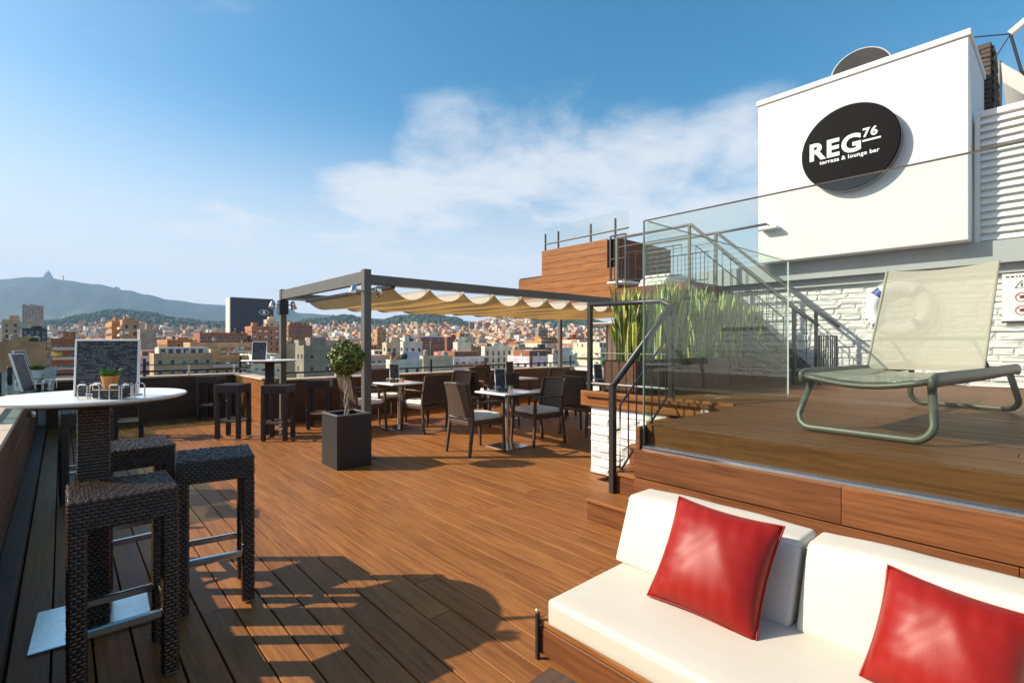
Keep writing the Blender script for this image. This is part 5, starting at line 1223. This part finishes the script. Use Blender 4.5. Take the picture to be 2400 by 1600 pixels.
for k in range(16000):
    d = rf_.uniform(380, 2330) ** 1.0; x = rf_.uniform(-60, 1560); 
    ym = interp(YM, x); g = ground(x, d); yg = CY - (g - H) / d * F
    # forest keeps the tops of the green hills; houses cover the saddle and the slope right of it
    hill = sm((772 - ym) / 18); built = 1 if 1110 < x < 1245 else 0
    t = (d - D0) / (DM - D0)
    if t > .30 and not built and rf_.random() < hill * sm((t - .3) / .3) * 1.05: continue
    if t > .85 and not built: continue
    if rf_.random() > .36 + .5 * sm(t * 1.5) + .3 * built: continue
    p = at_d(x, 0, d); w_, dp = rf_.uniform(7, 17), rf_.uniform(7, 15)
    if d < 700:
        if not free(Vector((p.x + w_ / 2, p.y + dp / 2, 0)), max(w_, dp) / 2): continue
        hgt = rf_.gauss(22, 3)
    else: hgt = rf_.uniform(8, 22) * (1 - .4 * sm(t)) 
    c = WALLC[rf_.choice(list(WALLC))]; s = rf_.uniform(.75, 1.3); c = tuple(min(.8, q * s + .03) for q in c); top = (.4, .17, .08) if rf_.random() < .42 else (.42, .38, .33)
    tinted_box(p, w_, dp, g - 2, g + hgt, c, rf_.choice((0, 0, .3, -.25, .6)) , top); cnt += 1
for k in range(1500):       # villas on the lower slope of the far mountain
    x = rf_.uniform(-60, 860); d = rf_.uniform(3350, 4300); y = CY - (ground(x, d) - H) / d * F
    if rf_.random() < sm((d - 3350) / 900): continue
    cl = math.sin(x * .045) + math.sin(x * .11 + d * .003)
    if cl < .1: continue
    p = at_d(x, 0, d); g = ground(x, d); c = WALLC[rf_.choice(('white', 'cream', 'pink', 'beige'))]; tinted_box(p, rf_.uniform(9, 20), rf_.uniform(9, 16), g - 2, g + rf_.uniform(6, 14), c, rf_.choice((0, .4)), (.42, .2, .1))
me = bpy.data.meshes.new('distant_houses'); me.from_pydata(hv, [], hf); me.materials.append(M['tint'])
at_ = me.color_attributes.new('tint', 'FLOAT_COLOR', 'CORNER'); buf = []
for c, f in zip(hc, hf): buf += [*c, 1.0] * len(f)
at_.data.foreach_set('color', buf); me.update()
dh_ = link('distant_houses', me); tag(dh_, 'crowded pale houses climbing the far slopes', 'houses', None, 'stuff')
# trees on the near hills: one mass
tm = MB(); ico = bmesh.new(); bmesh.ops.create_icosphere(ico, subdivisions=1, radius=1); iv = [v.co.copy() for v in ico.verts]; ifc = [tuple(v.index for v in f.verts) for f in ico.faces]; ico.free()
k = 0
while k < 5200:
    x = rf_.uniform(-60, 1500); d = rf_.uniform(1300, 2500); t = (d - D0) / (DM - D0); hill = sm((772 - interp(YM, x)) / 22); built = 1110 < x < 1245; k += 1
    if rf_.random() > hill * sm((t - .3) / .35) or (built and rf_.random() < .85): continue
    p = at_d(x, 0, d); g = ground(x, d); r_ = rf_.uniform(4, 9); sc_ = Vector((r_ * rf_.uniform(.8, 1.2), r_ * rf_.uniform(.8, 1.2), r_ * rf_.uniform(.6, 1.1)))
    tm.add([Vector((p.x + v.x * sc_.x, p.y + v.y * sc_.y, g + 2 + v.z * sc_.z)) * 1 + Vector((rf_.uniform(-1, 1), rf_.uniform(-1, 1), rf_.uniform(-1, 1))) for v in iv], ifc)
o = tm.build('hillside_woods', M['tree']); tag(o, 'dark green woods on the hills behind the city', 'woods', None, 'stuff')
# church and tower on the mountain
pc_ = at_d(113, 0, DF); gz = ground(113, DF)
cu_ = thing('hilltop_church', 'tall church with a central spire on the mountain top', 'church', (pc_.x, pc_.y, gz - 6), -A)
def cone(mb, x, y, z, r, h_): mb.ring_tube([(x, y, z), (x, y, z + h_)], [r, .3], 8)
MB().box(-34, 34, -20, 20, 0, 26).build('base', M['greyplaster'], cu_); MB().box(-22, 22, -16, 16, 26.1, 46).build('nave', M['greyplaster'], cu_)
MB().box(-8, 8, -8, 8, 46.1, 66).ring_tube([(0, 0, 66), (0, 0, 98)], [7, .4], 8).build('spire', M['greyplaster'], cu_)
for x in (-28, -17, 17, 28): MB().box(x - 3, x + 3, -6, 0, 26.1 if abs(x) > 22 else 46.1, 52 if abs(x) > 22 else 60).ring_tube([(x, -3, 52 if abs(x) > 22 else 60), (x, -3, 66 if abs(x) > 22 else 76)], [3.4, .3], 6).build('tower', M['greyplaster'], cu_)
pt_ = at_d(148, 0, DF); tw_ = thing('water_tower', 'slim tower right of the hilltop church', 'tower', (pt_.x, pt_.y, ground(148, DF) - 6))
MB().lathe([(5, 0), (4.4, 40), (7, 43), (7, 52), (5, 56), (.5, 60)], 12).build('shaft', M['greyplaster'], tw_)
ph_ = at_d(268, 0, DF); hb = thing('ridge_house', 'low building on the ridge right of the church', 'building', (ph_.x, ph_.y, ground(268, DF) - 5)); MB().box(0, 50, 0, 20, 0, 17).build('wall', M['greyplaster'], hb); MB().box(8, 26, 2, 18, 17.1, 26).build('upper_floor', M['greyplaster'], hb)

# ------------------------------------------------------------------ air between here and the mountains
hm = bpy.data.materials.new('haze'); hm.use_nodes = True; t = hm.node_tree; t.nodes.clear(); o = t.nodes.new('ShaderNodeOutputMaterial'); v = t.nodes.new('ShaderNodeVolumePrincipled')
v.inputs['Color'].default_value = (.38, .66, 1, 1); v.inputs['Density'].default_value = 7.5e-5; v.inputs['Anisotropy'].default_value = 0; t.links.new(v.outputs[0], o.inputs['Volume'])
hzb = MB().box(-2500, 8200, -2500, 8200, GZ - 5, 900).build('haze', hm); hzb['kind'] = 'stuff'; tag(hzb, 'thin bluish haze over the city', 'haze')
